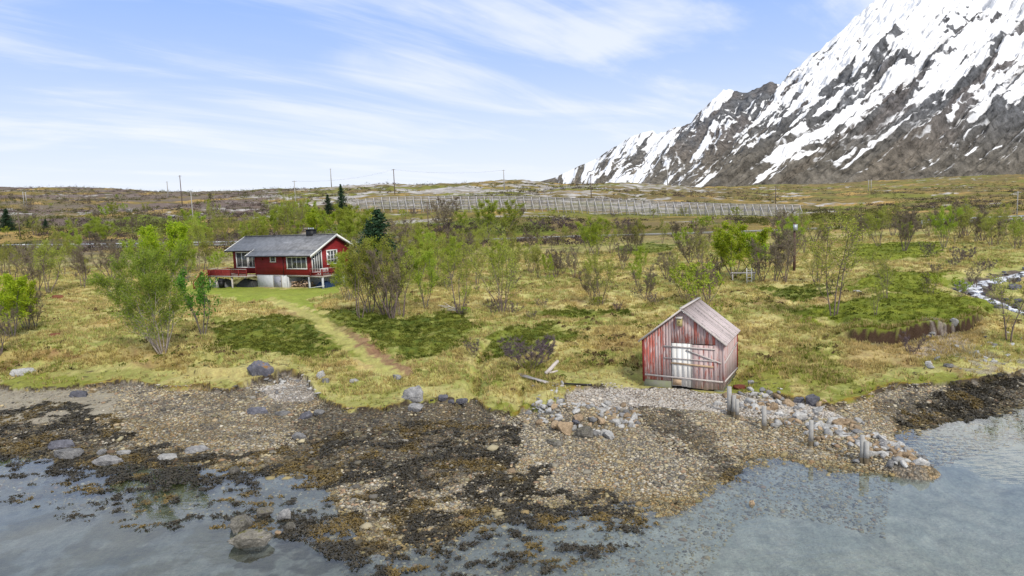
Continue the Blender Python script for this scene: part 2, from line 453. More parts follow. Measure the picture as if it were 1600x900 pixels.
def tube(path, rad, sides):
    n = len(path); T = np.gradient(path, axis=0); T /= np.linalg.norm(T, axis=1)[:, None] + 1e-9
    ref = np.where(np.abs(T[:, 2:3]) > .9, np.array([[1., 0, 0]]), np.array([[0, 0, 1.]]))
    X = np.cross(T, ref); X /= np.linalg.norm(X, axis=1)[:, None] + 1e-9; Yv = np.cross(T, X)
    an = np.arange(sides) / sides * 2 * math.pi
    V = (path[:, None] + rad[:, None, None] * (X[:, None] * np.cos(an)[None, :, None] + Yv[:, None] * np.sin(an)[None, :, None])).reshape(-1, 3)
    i = np.arange(n - 1)[:, None] * sides; j = np.arange(sides)[None]
    a = i + j; b = i + (j + 1) % sides
    return V, np.stack([a, b, b + sides, a + sides], -1).reshape(-1, 4)


# ------------------------------------------------------------------ materials
def new_mat(name):
    m = bpy.data.materials.new(name); m.use_nodes = True; g = NT(m.node_tree); b = g.n['Principled BSDF']
    b.inputs['Specular IOR Level'].default_value = .25
    return m, g, b


def simple(name, c, rough=.7, var=.25, scale=6.0, stretch=(1, 1, 1), bump=.0, c2=None, spec=.25, metal=0.0, island=0.0):
    m, g, b = new_mat(name)
    tc = g.new('ShaderNodeTexCoord'); mp = g.new('ShaderNodeMapping', inp={0: tc.outputs['Object']}); mp.inputs['Scale'].default_value = stretch
    n = g.noise(mp.outputs[0], scale, 6, .62)
    lo = tuple(x * (1 - var) for x in c); hi = tuple(min(1, x * (1 + var)) for x in c) if c2 is None else c2
    col = g.ramp(n, [(.3, lo), (.7, hi)])
    if island:
        ge = g.new('ShaderNodeNewGeometry'); f = g.maprange(ge.outputs['Random Per Island'], 0, 1, 1 - island, 1 + island, False)
        hs = g.new('ShaderNodeHueSaturation', inp={'Value': f, 'Color': col}); col = hs.outputs[0]
    g.set(b.inputs['Base Color'], col); b.inputs['Roughness'].default_value = rough
    b.inputs['Specular IOR Level'].default_value = spec; b.inputs['Metallic'].default_value = metal
    if bump:
        bp = g.new('ShaderNodeBump', inp={'Height': n, 'Strength': bump, 'Distance': .03}); g.set(b.inputs['Normal'], bp.outputs[0])
    return m


def rock_mat(name, c, c2, moss=None):
    m, g, b = new_mat(name)
    tc = g.new('ShaderNodeTexCoord'); ob = tc.outputs['Object']
    oi = g.new('ShaderNodeObjectInfo')
    add = g.new('ShaderNodeVectorMath', operation='ADD', inp={0: ob, 1: oi.outputs['Random']})
    n = g.noise(add.outputs[0], 2.5, 8, .65); n2 = g.noise(add.outputs[0], 14, 5, .7)
    col = g.ramp(n, [(.3, c), (.62, c2)])
    col = g.mix(.55, col, g.ramp(n2, [(.35, .25), (.65, .85)]), 'OVERLAY')
    if moss:
        sp = g.new('ShaderNodeNewGeometry'); sz = g.new('ShaderNodeSeparateXYZ', inp={0: sp.outputs['Normal']})
        f = g.math('MULTIPLY', g.maprange(sz.outputs[2], .5, .95), g.maprange(n, .5, .62)); col = g.mix(f, col, (*moss, 1))
    rv = g.maprange(oi.outputs['Random'], 0, 1, .72, 1.25, False)
    hs = g.new('ShaderNodeHueSaturation', inp={'Value': rv, 'Color': col})
    g.set(b.inputs['Base Color'], hs.outputs[0]); b.inputs['Roughness'].default_value = .8
    bp = g.new('ShaderNodeBump', inp={'Height': g.math('ADD', n, g.math('MULTIPLY', n2, .4)), 'Strength': .6, 'Distance': .08}); g.set(b.inputs['Normal'], bp.outputs[0])
    return m


def leaf_mat(name, cols, trans=.35, rough=.6):
    m, g, b = new_mat(name)
    ge = g.new('ShaderNodeNewGeometry'); oi = g.new('ShaderNodeObjectInfo')
    col = g.ramp(ge.outputs['Random Per Island'], [(i / (len(cols) - 1), c) for i, c in enumerate(cols)])
    hs = g.new('ShaderNodeHueSaturation', inp={'Hue': g.maprange(oi.outputs['Random'], 0, 1, .49, .512, False), 'Value': g.maprange(oi.outputs['Random'], 0, 1, .8, 1.2, False), 'Color': col})
    g.set(b.inputs['Base Color'], hs.outputs[0]); b.inputs['Roughness'].default_value = rough
    tr = g.new('ShaderNodeBsdfTranslucent', inp={0: hs.outputs[0]}); mx = g.new('ShaderNodeMixShader', inp={0: trans, 1: b.outputs[0], 2: tr.outputs[0]})
    g.l.new(mx.outputs[0], g.n['Material Output'].inputs[0])
    return m


def vcol_mat(name, rough=.8, island=.25, spec=.2, trans=0.0):
    m, g, b = new_mat(name)
    at = g.new('ShaderNodeAttribute', attribute_name='Col'); ge = g.new('ShaderNodeNewGeometry')
    f = g.maprange(ge.outputs['Random Per Island'], 0, 1, 1 - island, 1 + island, False)
    hs = g.new('ShaderNodeHueSaturation', inp={'Value': f, 'Color': at.outputs['Color']})
    g.set(b.inputs['Base Color'], hs.outputs[0]); b.inputs['Roughness'].default_value = rough; b.inputs['Specular IOR Level'].default_value = spec
    if trans:
        tr = g.new('ShaderNodeBsdfTranslucent', inp={0: hs.outputs[0]}); mx = g.new('ShaderNodeMixShader', inp={0: trans, 1: b.outputs[0], 2: tr.outputs[0]})
        g.l.new(mx.outputs[0], g.n['Material Output'].inputs[0])
    return m


def ground_mat():
    m, g, b = new_mat('land_surface')
    at = g.new('ShaderNodeAttribute', attribute_name='Col'); pb = g.new('ShaderNodeAttribute', attribute_name='stony')
    ge = g.new('ShaderNodeNewGeometry'); P = ge.outputs['Position']
    n1 = g.noise(P, 1.6, 6, .65); n2 = g.noise(P, 9, 4, .7)
    mp = g.new('ShaderNodeMapping', inp={0: P}); mp.inputs['Scale'].default_value = (1, .35, 1)
    n3 = g.noise(mp.outputs[0], 5, 4, .65)
    f = g.math('ADD', g.math('MULTIPLY', n1, .5), g.math('ADD', g.math('MULTIPLY', n2, .3), g.math('MULTIPLY', n3, .35)))
    val = g.maprange(f, .33, .80, .55, 1.55, False)
    hue = g.maprange(n3, .3, .7, .485, .515, False)
    hs = g.new('ShaderNodeHueSaturation', inp={'Hue': hue, 'Value': val, 'Color': at.outputs['Color']})
    vo = g.new('ShaderNodeTexVoronoi', inp={'Vector': P, 'Scale': 7.0}); vo2 = g.new('ShaderNodeTexVoronoi', inp={'Vector': P, 'Scale': 17.0})
    def stone(v):
        s = g.new('ShaderNodeSeparateColor', inp={0: v.outputs['Color']})
        tint = g.ramp(s.outputs[0], [(0, (.35, .33, .32)), (.25, (.75, .72, .66)), (.5, (1.15, 1.1, 1.0)), (.72, (1.25, .98, .68)), (.88, (1.6, 1.55, 1.48)), (1, (.6, .62, .66))])
        edge = g.maprange(v.outputs['Distance'], .25, .62, 1.0, .35)
        return g.mix(1.0, tint, edge, 'MULTIPLY')
    st = g.mix(.5, stone(vo), stone(vo2))
    stc = g.mix(1.0, at.outputs['Color'], st, 'MULTIPLY'); stc = g.mix(1.0, stc, g.maprange(n1, .3, .7, .8, 1.35, False), 'MULTIPLY')
    col = g.mix(pb.outputs['Fac'], hs.outputs[0], stc)
    g.set(b.inputs['Base Color'], col); b.inputs['Roughness'].default_value = .9; b.inputs['Specular IOR Level'].default_value = .12
    hst = g.math('MULTIPLY', g.math('SUBTRACT', 1.0, vo.outputs['Distance']), 1.0)
    mxh = g.new('ShaderNodeMix', inp={0: pb.outputs['Fac'], 2: g.math('ADD', n2, g.math('MULTIPLY', n1, 1.5)), 3: hst})
    bp = g.new('ShaderNodeBump', inp={'Height': mxh.outputs[0], 'Strength': .8, 'Distance': .12}); g.set(b.inputs['Normal'], bp.outputs[0])
    return m


def water_mat(name, tint, foam=False, rip=.30):
    m, g, b = new_mat(name); g.n.remove(b)
    ge = g.new('ShaderNodeNewGeometry'); P = ge.outputs['Position']
    mp = g.new('ShaderNodeMapping', inp={0: P}); mp.inputs['Scale'].default_value = (.8, 1.6, 1)
    n = g.noise(mp.outputs[0], 2.0, 2, .5); n2 = g.noise(P, .16, 2, .5)
    st = g.math('MULTIPLY', g.maprange(n2, .48, .66, .03, 1.0), rip)
    bp = g.new('ShaderNodeBump', inp={'Height': n, 'Strength': st, 'Distance': .05})
    fre = g.new('ShaderNodeFresnel', inp={'IOR': 1.62, 'Normal': bp.outputs[0]})
    fr = g.math('MULTIPLY', fre.outputs[0], g.math('SUBTRACT', 1.0, ge.outputs['Backfacing']))
    tr = g.new('ShaderNodeBsdfTransparent', inp={0: (*tint, 1)})
    gl = g.new('ShaderNodeBsdfGlossy', inp={0: (.97, .98, 1, 1), 'Roughness': .02, 'Normal': bp.outputs[0]})
    mx = g.new('ShaderNodeMixShader', inp={0: fr, 1: tr.outputs[0], 2: gl.outputs[0]}); out = mx.outputs[0]
    if foam:
        uv = g.new('ShaderNodeUVMap'); m2 = g.new('ShaderNodeMapping', inp={0: P}); m2.inputs['Rotation'].default_value = (0, 0, .35); m2.inputs['Scale'].default_value = (.7, 1.5, 1)
        f = g.maprange(g.noise(m2.outputs[0], 1.5, 7, .72, .8), .43, .57)
        df = g.new('ShaderNodeBsdfDiffuse', inp={0: (.78, .80, .84, 1)}); dk = g.new('ShaderNodeBsdfDiffuse', inp={0: (.085, .095, .135, 1)})
        body = g.new('ShaderNodeMixShader', inp={0: .4, 1: dk.outputs[0], 2: gl.outputs[0]})
        m3 = g.new('ShaderNodeMixShader', inp={0: f, 1: body.outputs[0], 2: df.outputs[0]}); out = m3.outputs[0]
    g.l.new(out, g.n['Material Output'].inputs[0])
    return m


def board_mat(name, red, grey, cover, gap=0.0):
    """weathered boards: flaking paint over grey wood, each board a little different"""
    m, g, b = new_mat(name)
    tc = g.new('ShaderNodeTexCoord'); ge = g.new('ShaderNodeNewGeometry'); r = ge.outputs['Random Per Island']
    off = g.new('ShaderNodeCombineXYZ', inp={0: g.math('MULTIPLY', r, 37.0), 1: g.math('MULTIPLY', r, 11.0), 2: g.math('MULTIPLY', r, 53.0)})
    ad = g.new('ShaderNodeVectorMath', operation='ADD', inp={0: tc.outputs['Object'], 1: off.outputs[0]})
    mp = g.new('ShaderNodeMapping', inp={0: ad.outputs[0]}); mp.inputs['Scale'].default_value = (9, 9, 1.1)
    mp2 = g.new('ShaderNodeMapping', inp={0: ad.outputs[0]}); mp2.inputs['Scale'].default_value = (2.6, 2.6, .8)
    n = g.noise(mp.outputs[0], 1.6, 8, .7); n2 = g.noise(mp2.outputs[0], 1.4, 5, .6)
    f = g.math('ADD', g.math('MULTIPLY', n, .6), g.math('MULTIPLY', n2, .4))
    f = g.math('ADD', f, g.math('MULTIPLY', g.math('SUBTRACT', r, .5), .12))
    mask = g.maprange(f, cover - .045, cover + .045)
    mp3 = g.new('ShaderNodeMapping', inp={0: ad.outputs[0]}); mp3.inputs['Scale'].default_value = (22, 22, .7)
    gr = g.noise(mp3.outputs[0], 2, 6, .7)
    wood = g.mix(1.0, (*grey, 1), g.ramp(gr, [(.3, .74), (.7, 1.15)]), 'MULTIPLY')
    paint = g.mix(1.0, (*red, 1), g.ramp(gr, [(.3, .85), (.7, 1.15)]), 'MULTIPLY')
    col = g.mix(mask, wood, paint)
    hs = g.new('ShaderNodeHueSaturation', inp={'Value': g.maprange(g.math('FRACT', g.math('MULTIPLY', r, 7.3)), 0, 1, .84, 1.15, False), 'Color': col})
    g.set(b.inputs['Base Color'], hs.outputs[0]); b.inputs['Roughness'].default_value = .85; b.inputs['Specular IOR Level'].default_value = .12
    bp = g.new('ShaderNodeBump', inp={'Height': g.math('ADD', gr, g.math('MULTIPLY', mask, .5)), 'Strength': .25, 'Distance': .006}); g.set(b.inputs['Normal'], bp.outputs[0])
    return m


def cladding_mat(name, c):
    """painted horizontal cladding"""
    m, g, b = new_mat(name)
    tc = g.new('ShaderNodeTexCoord'); sp = g.new('ShaderNodeSeparateXYZ', inp={0: tc.outputs['Object']})
    fr = g.math('FRACT', g.math('MULTIPLY', sp.outputs[2], 1 / .20))
    n = g.noise(tc.outputs['Object'], 1.5, 5, .6)
    col = g.mix(1.0, (*c, 1), g.ramp(n, [(.3, .82), (.7, 1.15)]), 'MULTIPLY')
    col = g.mix(1.0, col, g.ramp(fr, [(0, .5), (.16, 1.0), (.95, 1.1), (1, .6)]), 'MULTIPLY')
    g.set(b.inputs['Base Color'], col); b.inputs['Roughness'].default_value = .6
    bp = g.new('ShaderNodeBump', inp={'Height': g.math('SUBTRACT', 1.0, fr), 'Strength': .9, 'Distance': .03}); g.set(b.inputs['Normal'], bp.outputs[0])
    return m


def tile_mat(name, c):
    m, g, b = new_mat(name)
    tc = g.new('ShaderNodeTexCoord'); sp = g.new('ShaderNodeSeparateXYZ', inp={0: tc.outputs['Object']})
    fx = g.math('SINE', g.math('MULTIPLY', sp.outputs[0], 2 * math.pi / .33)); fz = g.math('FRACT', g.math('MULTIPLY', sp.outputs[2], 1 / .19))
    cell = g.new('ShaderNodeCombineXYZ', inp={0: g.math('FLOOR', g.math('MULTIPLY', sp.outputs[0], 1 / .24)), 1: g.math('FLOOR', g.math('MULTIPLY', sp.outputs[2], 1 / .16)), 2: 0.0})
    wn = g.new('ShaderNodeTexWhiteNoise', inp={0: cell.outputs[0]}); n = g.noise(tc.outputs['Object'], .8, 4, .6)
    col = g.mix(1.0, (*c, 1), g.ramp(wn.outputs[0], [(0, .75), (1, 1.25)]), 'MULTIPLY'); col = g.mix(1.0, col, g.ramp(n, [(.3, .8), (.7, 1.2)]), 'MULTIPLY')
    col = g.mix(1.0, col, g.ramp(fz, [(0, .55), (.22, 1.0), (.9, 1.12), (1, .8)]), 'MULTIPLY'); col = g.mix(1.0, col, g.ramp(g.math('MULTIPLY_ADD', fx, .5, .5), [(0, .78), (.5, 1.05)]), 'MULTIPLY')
    g.set(b.inputs['Base Color'], col); b.inputs['Roughness'].default_value = .45; b.inputs['Specular IOR Level'].default_value = .4
    bp = g.new('ShaderNodeBump', inp={'Height': g.math('ADD', g.math('MULTIPLY', fx, .4), fz), 'Strength': .8, 'Distance': .04}); g.set(b.inputs['Normal'], bp.outputs[0])
    return m


def glass_mat():
    m, g, b = new_mat('window_glass')
    tc = g.new('ShaderNodeTexCoord'); n = g.noise(tc.outputs['Object'], 1.3, 2, .5)
    g.set(b.inputs['Base Color'], g.ramp(n, [(.35, (.02, .025, .03)), (.65, (.12, .12, .11))])); b.inputs['Roughness'].default_value = .06; b.inputs['Specular IOR Level'].default_value = .6
    return m


M = dict(
    ground=ground_mat(), sea=water_mat('sea_water', (.80, .87, .91)), stream=water_mat('stream_water', (.7, .75, .8), True),
    asphalt=simple('asphalt', (.27, .27, .265), .9, .2, 3), white=simple('white_paint', (.74, .74, .72), .5, .06, 4),
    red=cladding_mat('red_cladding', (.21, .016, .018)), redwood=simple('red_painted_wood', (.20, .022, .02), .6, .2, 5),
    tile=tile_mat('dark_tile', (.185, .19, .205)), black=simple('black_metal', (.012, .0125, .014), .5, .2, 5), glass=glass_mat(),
    plaster=simple('white_plaster', (.52, .53, .54), .85, .12, 2.5, bump=.2), doorgrey=simple('pale_door', (.30, .30, .35), .6, .15, 4),
    deck=simple('grey_deck_wood', (.33, .30, .26), .8, .2, 6), dark=simple('dark_void', (.03, .028, .026), .9, .3, 3),
    wood=simple('grey_wood', (.40, .37, .35), .85, .3, 7, (3, 3, .6), bump=.3, island=.2),
    palewood=simple('pale_weathered_wood', (.50, .45, .42), .85, .25, 7, (3, 3, .8), bump=.3),
    tanwood=simple('tan_wood', (.46, .33, .21), .8, .25, 7),
    fencewood=simple('silver_wood', (.36, .345, .345), .85, .3, 3, (.4, .4, 6), island=.22), fencepost=simple('pale_post_wood', (.50, .48, .47), .85, .25, 3),
    polewood=simple('pole_wood', (.13, .10, .085), .9, .3, 4), polepale=simple('pale_pole_wood', (.34, .33, .31), .85, .2, 4),
    boat_red=board_mat('flaking_red_boards', (.42, .13, .10), (.52, .40, .38), .52), boat_grey=board_mat('weathered_door_boards', (.42, .14, .11), (.54, .42, .40), .58),
    boat_white=board_mat('white_door_boards', (.72, .70, .66), (.48, .44, .41), .42), boat_roof=board_mat('weathered_roof_boards', (.16, .14, .13), (.56, .48, .47), .58),
    concrete=simple('mossy_concrete', (.30, .29, .25), .9, .3, 3, c2=(.20, .22, .12), bump=.4), rust=simple('rusty_iron', (.15, .04, .025), .85, .4, 6),
    galv=simple('galvanised_steel', (.42, .45, .48), .45, .15, 5, metal=.4), wire=simple('cable', (.05, .05, .055), .6, .1, 3),
    rock=rock_mat('grey_rock', (.10, .10, .105), (.25, .245, .24)), rockdark=rock_mat('dark_rock', (.045, .045, .055), (.13, .13, .15)), rockpale=rock_mat('pale_rock', (.24, .24, .235), (.48, .47, .45)),
    rocktan=rock_mat('tan_rock', (.20, .145, .09), (.38, .28, .18)), rockmoss=rock_mat('mossy_rock', (.045, .042, .03), (.21, .195, .17), (.08, .075, .02)), rocklichen=rock_mat('lichen_rock', (.10, .10, .13), (.22, .22, .26), (.35, .17, .02)),
    bark=simple('grey_bark', (.17, .145, .125), .9, .35, 5, (3, 3, 1)), barkpale=simple('pale_birch_bark', (.32, .27, .24), .85, .5, 4, (2, 2, 3)), barkpurple=simple('purple_bark', (.17, .13, .115), .9, .35, 5),
    twig=simple('twig_bark', (.15, .11, .10), .9, .3, 3, island=.3),
    lf_green=leaf_mat('birch_leaf', [(.20, .28, .025), (.31, .385, .035), (.41, .455, .06)]), lf_bright=leaf_mat('young_leaf', [(.24, .36, .015), (.34, .45, .02), (.44, .50, .03)]),
    lf_olive=leaf_mat('olive_leaf', [(.22, .255, .035), (.32, .35, .05), (.40, .405, .08)]), lf_rowan=leaf_mat('rowan_leaf', [(.06, .20, .015), (.10, .30, .025), (.17, .36, .04)]),
    lf_big=leaf_mat('big_birch_leaf', [(.14, .20, .025), (.21, .27, .03), (.29, .33, .045)]),
    lf_brown=leaf_mat('budding_twig', [(.17, .125, .11), (.22, .165, .14), (.24, .24, .09)], .2), lf_spruce=leaf_mat('spruce_needle', [(.012, .035, .016), (.022, .055, .022), (.04, .075, .03)], .1),
    lf_purple=leaf_mat('bare_twig', [(.085, .06, .075), (.13, .095, .11), (.17, .13, .13)], .05),
    veg=vcol_mat('low_plants', .85, .25, .1, .5), stone=vcol_mat('beach_stone', .75, .0, .25), weed=vcol_mat('seaweed', .45, .35, .4), mount=None,
)

# ------------------------------------------------------------------ ground: one sheet, colours by what grows or lies there
def inpoly(X, Y, poly):
    inside = np.zeros(np.shape(X), bool); n = len(poly)
    x0, x1, y0, y1 = poly[:, 0].min(), poly[:, 0].max(), poly[:, 1].min(), poly[:, 1].max()
    m = (X > x0) & (X < x1) & (Y > y0) & (Y < y1); idx = np.nonzero(m); x = X[idx]; y = Y[idx]; r = np.zeros(len(x), bool)
    for i in range(n):
        ax, ay = poly[i]; bx, by = poly[(i + 1) % n]
        if ay == by: continue
        c = (ay > y) != (by > y); r ^= c & (x < (bx - ax) * (y - ay) / (by - ay) + ax)
    inside[idx] = r; return inside


def land_poly(pts): return np.array([ground_px(*p)[:2] for p in pts])


HEATH = [land_poly(p) for p in (
    [(335, 505), (390, 498), (440, 490), (485, 500), (520, 520), (555, 548), (500, 556), (440, 560), (370, 548), (335, 545)],
    [(495, 486), (550, 482), (590, 490), (650, 498), (700, 488), (740, 490), (738, 515), (715, 535), (690, 555), (640, 562), (600, 545), (545, 515)],
    [(750, 545), (765, 525), (800, 512), (850, 508), (890, 512), (905, 528), (870, 545), (830, 552), (780, 560)],
    [(1190, 455), (1230, 445), (1290, 443), (1310, 455), (1290, 468), (1230, 470)],
    [(1225, 488), (1290, 480), (1360, 462), (1430, 452), (1490, 458), (1535, 470), (1542, 482), (1500, 496), (1420, 504), (1320, 508), (1270, 500)],
    [(1325, 385), (1400, 378), (1470, 376), (1480, 392), (1450, 405), (1370, 408), (1325, 402)],
    [(1310, 455), (1380, 420), (1480, 425), (1500, 450), (1400, 455)],
    [(800, 355), (830, 345), (860, 352), (875, 365), (850, 370), (800, 368)],
    [(680, 350), (740, 340), (800, 345), (790, 365), (720, 368)],
    [(960, 385), (1020, 378), (1060, 385), (1040, 395), (970, 398)], [(800, 490), (900, 484), (1000, 484), (990, 491), (880, 497)],
    [(170, 345), (230, 335), (300, 345), (300, 360), (240, 366), (180, 362)])]
LAWN = [land_poly([(270, 452), (320, 440), (370, 446), (440, 452), (540, 446), (530, 458), (480, 466), (500, 490), (470, 482), (430, 470), (380, 474), (330, 462), (290, 460)])]
MOSS = [polyworld(p, .95) for p in ([(1290, 628), (1340, 610), (1400, 596), (1480, 588), (1540, 592), (1520, 604), (1410, 604), (1330, 634)], [(430, 622), (480, 612), (505, 620), (500, 632), (450, 634)],
        [(750, 640), (800, 632), (850, 634), (880, 640), (800, 655)], [(0, 592), (90, 594), (170, 598), (100, 612), (0, 612)], [(1140, 612), (1160, 580), (1210, 572), (1230, 600), (1260, 628)], [(600, 640), (640, 630), (740, 618), (740, 635), (640, 650)])]
SAND = [polyworld([(-200, 604), (0, 610), (120, 612), (190, 612), (170, 640), (60, 652), (0, 655), (-200, 655)], .7)]
PALEG = [polyworld([(880, 612), (950, 600), (1060, 606), (1150, 612), (1260, 632), (1330, 650), (1200, 650), (1130, 640), (1000, 632), (940, 640), (890, 640)], .75), polyworld([(400, 605), (480, 590), (500, 600), (490, 622), (430, 620)], .8)]
WEEDZ = [polyworld(p, .05) for p in ([(-300, 655), (0, 655), (120, 640), (170, 668), (230, 690), (330, 708), (420, 706), (520, 692), (600, 680), (700, 672), (780, 684), (800, 715), (850, 760), (960, 775), (1010, 800), (920, 815), (800, 815), (700, 850), (620, 900), (400, 900), (350, 870), (480, 800), (520, 770), (470, 745), (300, 760), (0, 730), (-300, 730)],
        [(1395, 660), (1450, 640), (1530, 612), (1700, 600), (1700, 625), (1600, 640), (1450, 672)], [(1120, 730), (1150, 735), (1140, 765), (1110, 770)])]
DARKG = [polyworld(p, .3) for p in ([(480, 650), (600, 630), (740, 640), (800, 665), (800, 720), (700, 760), (560, 740), (430, 720)], [(1000, 640), (1080, 665), (1160, 715), (1130, 740), (1080, 700), (1000, 660)],
        [(0, 660), (120, 650), (200, 690), (330, 712), (300, 740), (0, 730)], [(1380, 640), (1500, 610), (1700, 590), (1700, 630), (1400, 668)])]
SCARPL = SCARP


def weed_density(X, Y):
    wx = X + (fbm(X * .9, Y * .9, 81, 3) - .5) * 2.6; wy = Y + (fbm(X * .9, Y * .9, 82, 3) - .5) * 2.0
    m = np.zeros(np.shape(X))
    for p in WEEDZ: m = np.maximum(m, inpoly(wx, wy, p))
    n = fbm(X * .75, Y * 1.0, 83, 4) * .55 + fbm(X * 2.1, Y * 2.6, 84, 4) * .45
    return m * sstep(.42, .53, n)


C = lambda *a: np.array(a, float)
STRAW, STRAW2, GREEN, HEA1, HEA2, LAWNC = C(.475, .415, .17), C(.42, .325, .135), C(.28, .295, .085), C(.075, .10, .016), C(.165, .185, .028), C(.225, .275, .04)


def ground_color(X, Y, Z):
    n = lambda s, k, o=4: fbm(X * s, Y * s, k, o)
    a = X / Y; col = np.zeros(X.shape + (3,)); stony = np.zeros(X.shape)
    def blend(c, m): col[...] = col + (c - col) * np.asarray(m)[..., None]
    t1 = n(.16, 101); t2 = n(.55, 102); t3 = n(1.7, 103, 3)
    col[...] = STRAW
    blend(STRAW2, sstep(.48, .66, t2 * .6 + t3 * .4))
    blend(GREEN, sstep(.40, .60, t1 * .55 + n(.4, 104) * .45) * (.45 + .55 * sstep(.35, .6, t3)))
    blend(C(.22, .13, .065), sstep(.60, .70, n(.6, 105)) * sstep(.45, .6, n(.13, 106)) * .6)
    blend(HEA2 * .9, sstep(.56, .66, n(.22, 107) * .6 + n(.8, 108) * .4) * .8)
    far = sstep(110, 190, Y)
    # hillside: brown heath, ochre grass, olive, grey scrub and bare rock
    sX, sY = X * .02, Y * .02
    h1 = fbm(X * .018, Y * .05, 111, 5); h2 = fbm(X * .05, Y * .12, 112, 4); h3 = fbm(X * .2, Y * .4, 113, 4)
    hill = np.empty_like(col); hill[...] = C(.20, .15, .05)
    def hb(c, m): hill[...] = hill + (c - hill) * np.asarray(m)[..., None]
    hb(C(.36, .24, .085), sstep(.48, .62, h2 * .7 + h3 * .3)); hb(C(.17, .17, .04), sstep(.44, .58, h1)); hb(lerp(C(.17, .13, .055), C(.14, .105, .09), sstep(-.2, -.4, a)[..., None]), sstep(.50, .62, fbm(X * .025, Y * .05, 114, 4)))
    hb(C(.07, .075, .02), sstep(.56, .66, h3) * .7)
    left = sstep(.02, -.45, a); mid = sstep(-.45, -.32, a) * sstep(.32, .2, a)
    rk = fbm(X * .035, Y * .09, 115, 5) * .65 + fbm(X * .16, Y * .5, 116, 4) * .35
    thr = .635 - .085 * mid * sstep(255, 285, Y) + .03 * sstep(.35, .5, a)
    rm = sstep(thr, thr + .035, rk) * sstep(170, 230, Y)
    hb(lerp(C(.26, .24, .22), C(.44, .42, .40), sstep(.3, .7, h3)[..., None]), rm)
    purple = sstep(-.30, -.42, a) * sstep(230, 330, Y); hb(C(.155, .12, .105), purple * sstep(.42, .55, h1) * .8)
    blend(hill, far)
    # near features, their edges broken up by noise
    wx = X + (n(.5, 121, 4) - .5) * 4.5; wy = Y + (n(.5, 122, 4) - .5) * 4.5
    for p in HEATH:
        m = inpoly(wx, wy, p) * (1 - .35 * sstep(.56, .66, t3)); blend(lerp(HEA1, HEA2, sstep(.36, .64, t2 * .35 + t3 * .3 + n(3.4, 125, 3) * .35)[..., None]), m)
    for p in HEATH[4:7]: blend(lerp(C(.12, .15, .018), C(.21, .235, .03), sstep(.36, .64, t2 * .4 + n(3.4, 125, 3) * .6)[..., None]), inpoly(wx, wy, p) * .9)
    for p in LAWN: blend(LAWNC * lerp(.8, 1.2, t2)[..., None], inpoly(X + (t2 - .5) * 3, Y + (t3 - .5) * 3, p) * .9)
    pd, pt = segdist(X, Y, PATH); pdn = pd + (t3 - .5) * 1.1
    blend(C(.38, .355, .12), sstep(.9, .4, pdn) * .85); blend(C(.25, .125, .09), sstep(.6, .2, np.abs(pdn - .85)) * sstep(2.0, 4.0, pt) * .75 * (X > np.interp(Y, PATH[::-1, 1], PATH[::-1, 0])))
    # eroded bank
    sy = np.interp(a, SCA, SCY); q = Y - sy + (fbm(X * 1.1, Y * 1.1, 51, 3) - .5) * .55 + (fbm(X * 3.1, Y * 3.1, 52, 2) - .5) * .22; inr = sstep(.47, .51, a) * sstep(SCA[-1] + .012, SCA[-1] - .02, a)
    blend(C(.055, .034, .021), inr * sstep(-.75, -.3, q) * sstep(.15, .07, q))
    blend(C(.13, .16, .018), inr * sstep(.07, .15, q) * sstep(5, 1, q) * .9)
    blend(C(.42, .30, .145), inr * sstep(-9, -5, q) * sstep(-.6, -1.2, q) * .75)
    ly = np.interp(a, LBA, LBY); lq = Y - ly + (fbm(X * .6, Y * .6, 53, 4) - .5) * 2.6; lr = sstep(LBA[-1] + .01, LBA[-1] - .03, a)
    blend(C(.15, .085, .05), lr * sstep(-.7, -.25, lq) * sstep(.3, .05, lq) * sstep(.42, .6, n(.5, 134)) * .9); blend(C(.36, .24, .10), lr * sstep(-1.8, -.5, lq) * sstep(1.0, .2, lq) * .5)
    blend(C(.26, .22, .17), inr * sstep(-2.5, -.8, q) * sstep(-.3, -.8, q) * sstep(.55, .66, n(.9, 124)) * .7)
    # shore
    wob = (fbm(X * .55, Y * .55, 3, 3) - .5) * 2.0
    yg = np.interp(a, GA, GY) + wob * .8 + (fbm(X * 1.7, Y * 1.7, 5, 3) - .5) * 1.1; g = Y - yg
    salt = sstep(4.5, 1.5, g) * sstep(-.1, .1, g)
    blend(lerp(C(.42, .375, .15), C(.29, .29, .085), sstep(.4, .6, t2)[..., None]), salt * .85 * (a < .3))
    for p in MOSS: blend(C(.19, .21, .03), inpoly(X + (t2 - .5) * 1.6, Y + (t3 - .5) * 1.6, p) * .8)
    blend(C(.24, .12, .02), sstep(.7, .1, g) * sstep(.05, .2, g) * sstep(.45, .6, t2) * .8)
    # dark cut edge of the turf
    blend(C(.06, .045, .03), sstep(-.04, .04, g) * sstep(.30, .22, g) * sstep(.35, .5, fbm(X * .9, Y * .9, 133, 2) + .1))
    # cracks in the salt turf
    cr = np.abs(fbm(X * .35, Y * 1.2, 131, 3) - .5); blend(C(.06, .045, .03), sstep(.012, .004, cr) * sstep(.2, .5, g) * sstep(6, 3, g) * sstep(.45, .55, n(.3, 132)))
    sh = sstep(.05, -.05, g)
    beach = np.empty_like(col); beach[...] = C(.34, .29, .205)
    def bb(c, m): beach[...] = beach + (c - beach) * np.asarray(m)[..., None]
    bb(C(.37, .285, .15), sstep(.42, .6, n(.25, 141)) * .8)
    bb(C(.27, .25, .22), sstep(.5, .62, n(.5, 142)))
    for p in DARKG: bb(C(.105, .09, .07), inpoly(X + (n(.4, 143) - .5) * 4, Y + (n(.4, 144) - .5) * 4, p) * (.45 + .5 * sstep(.38, .55, n(1.1, 145, 4))))
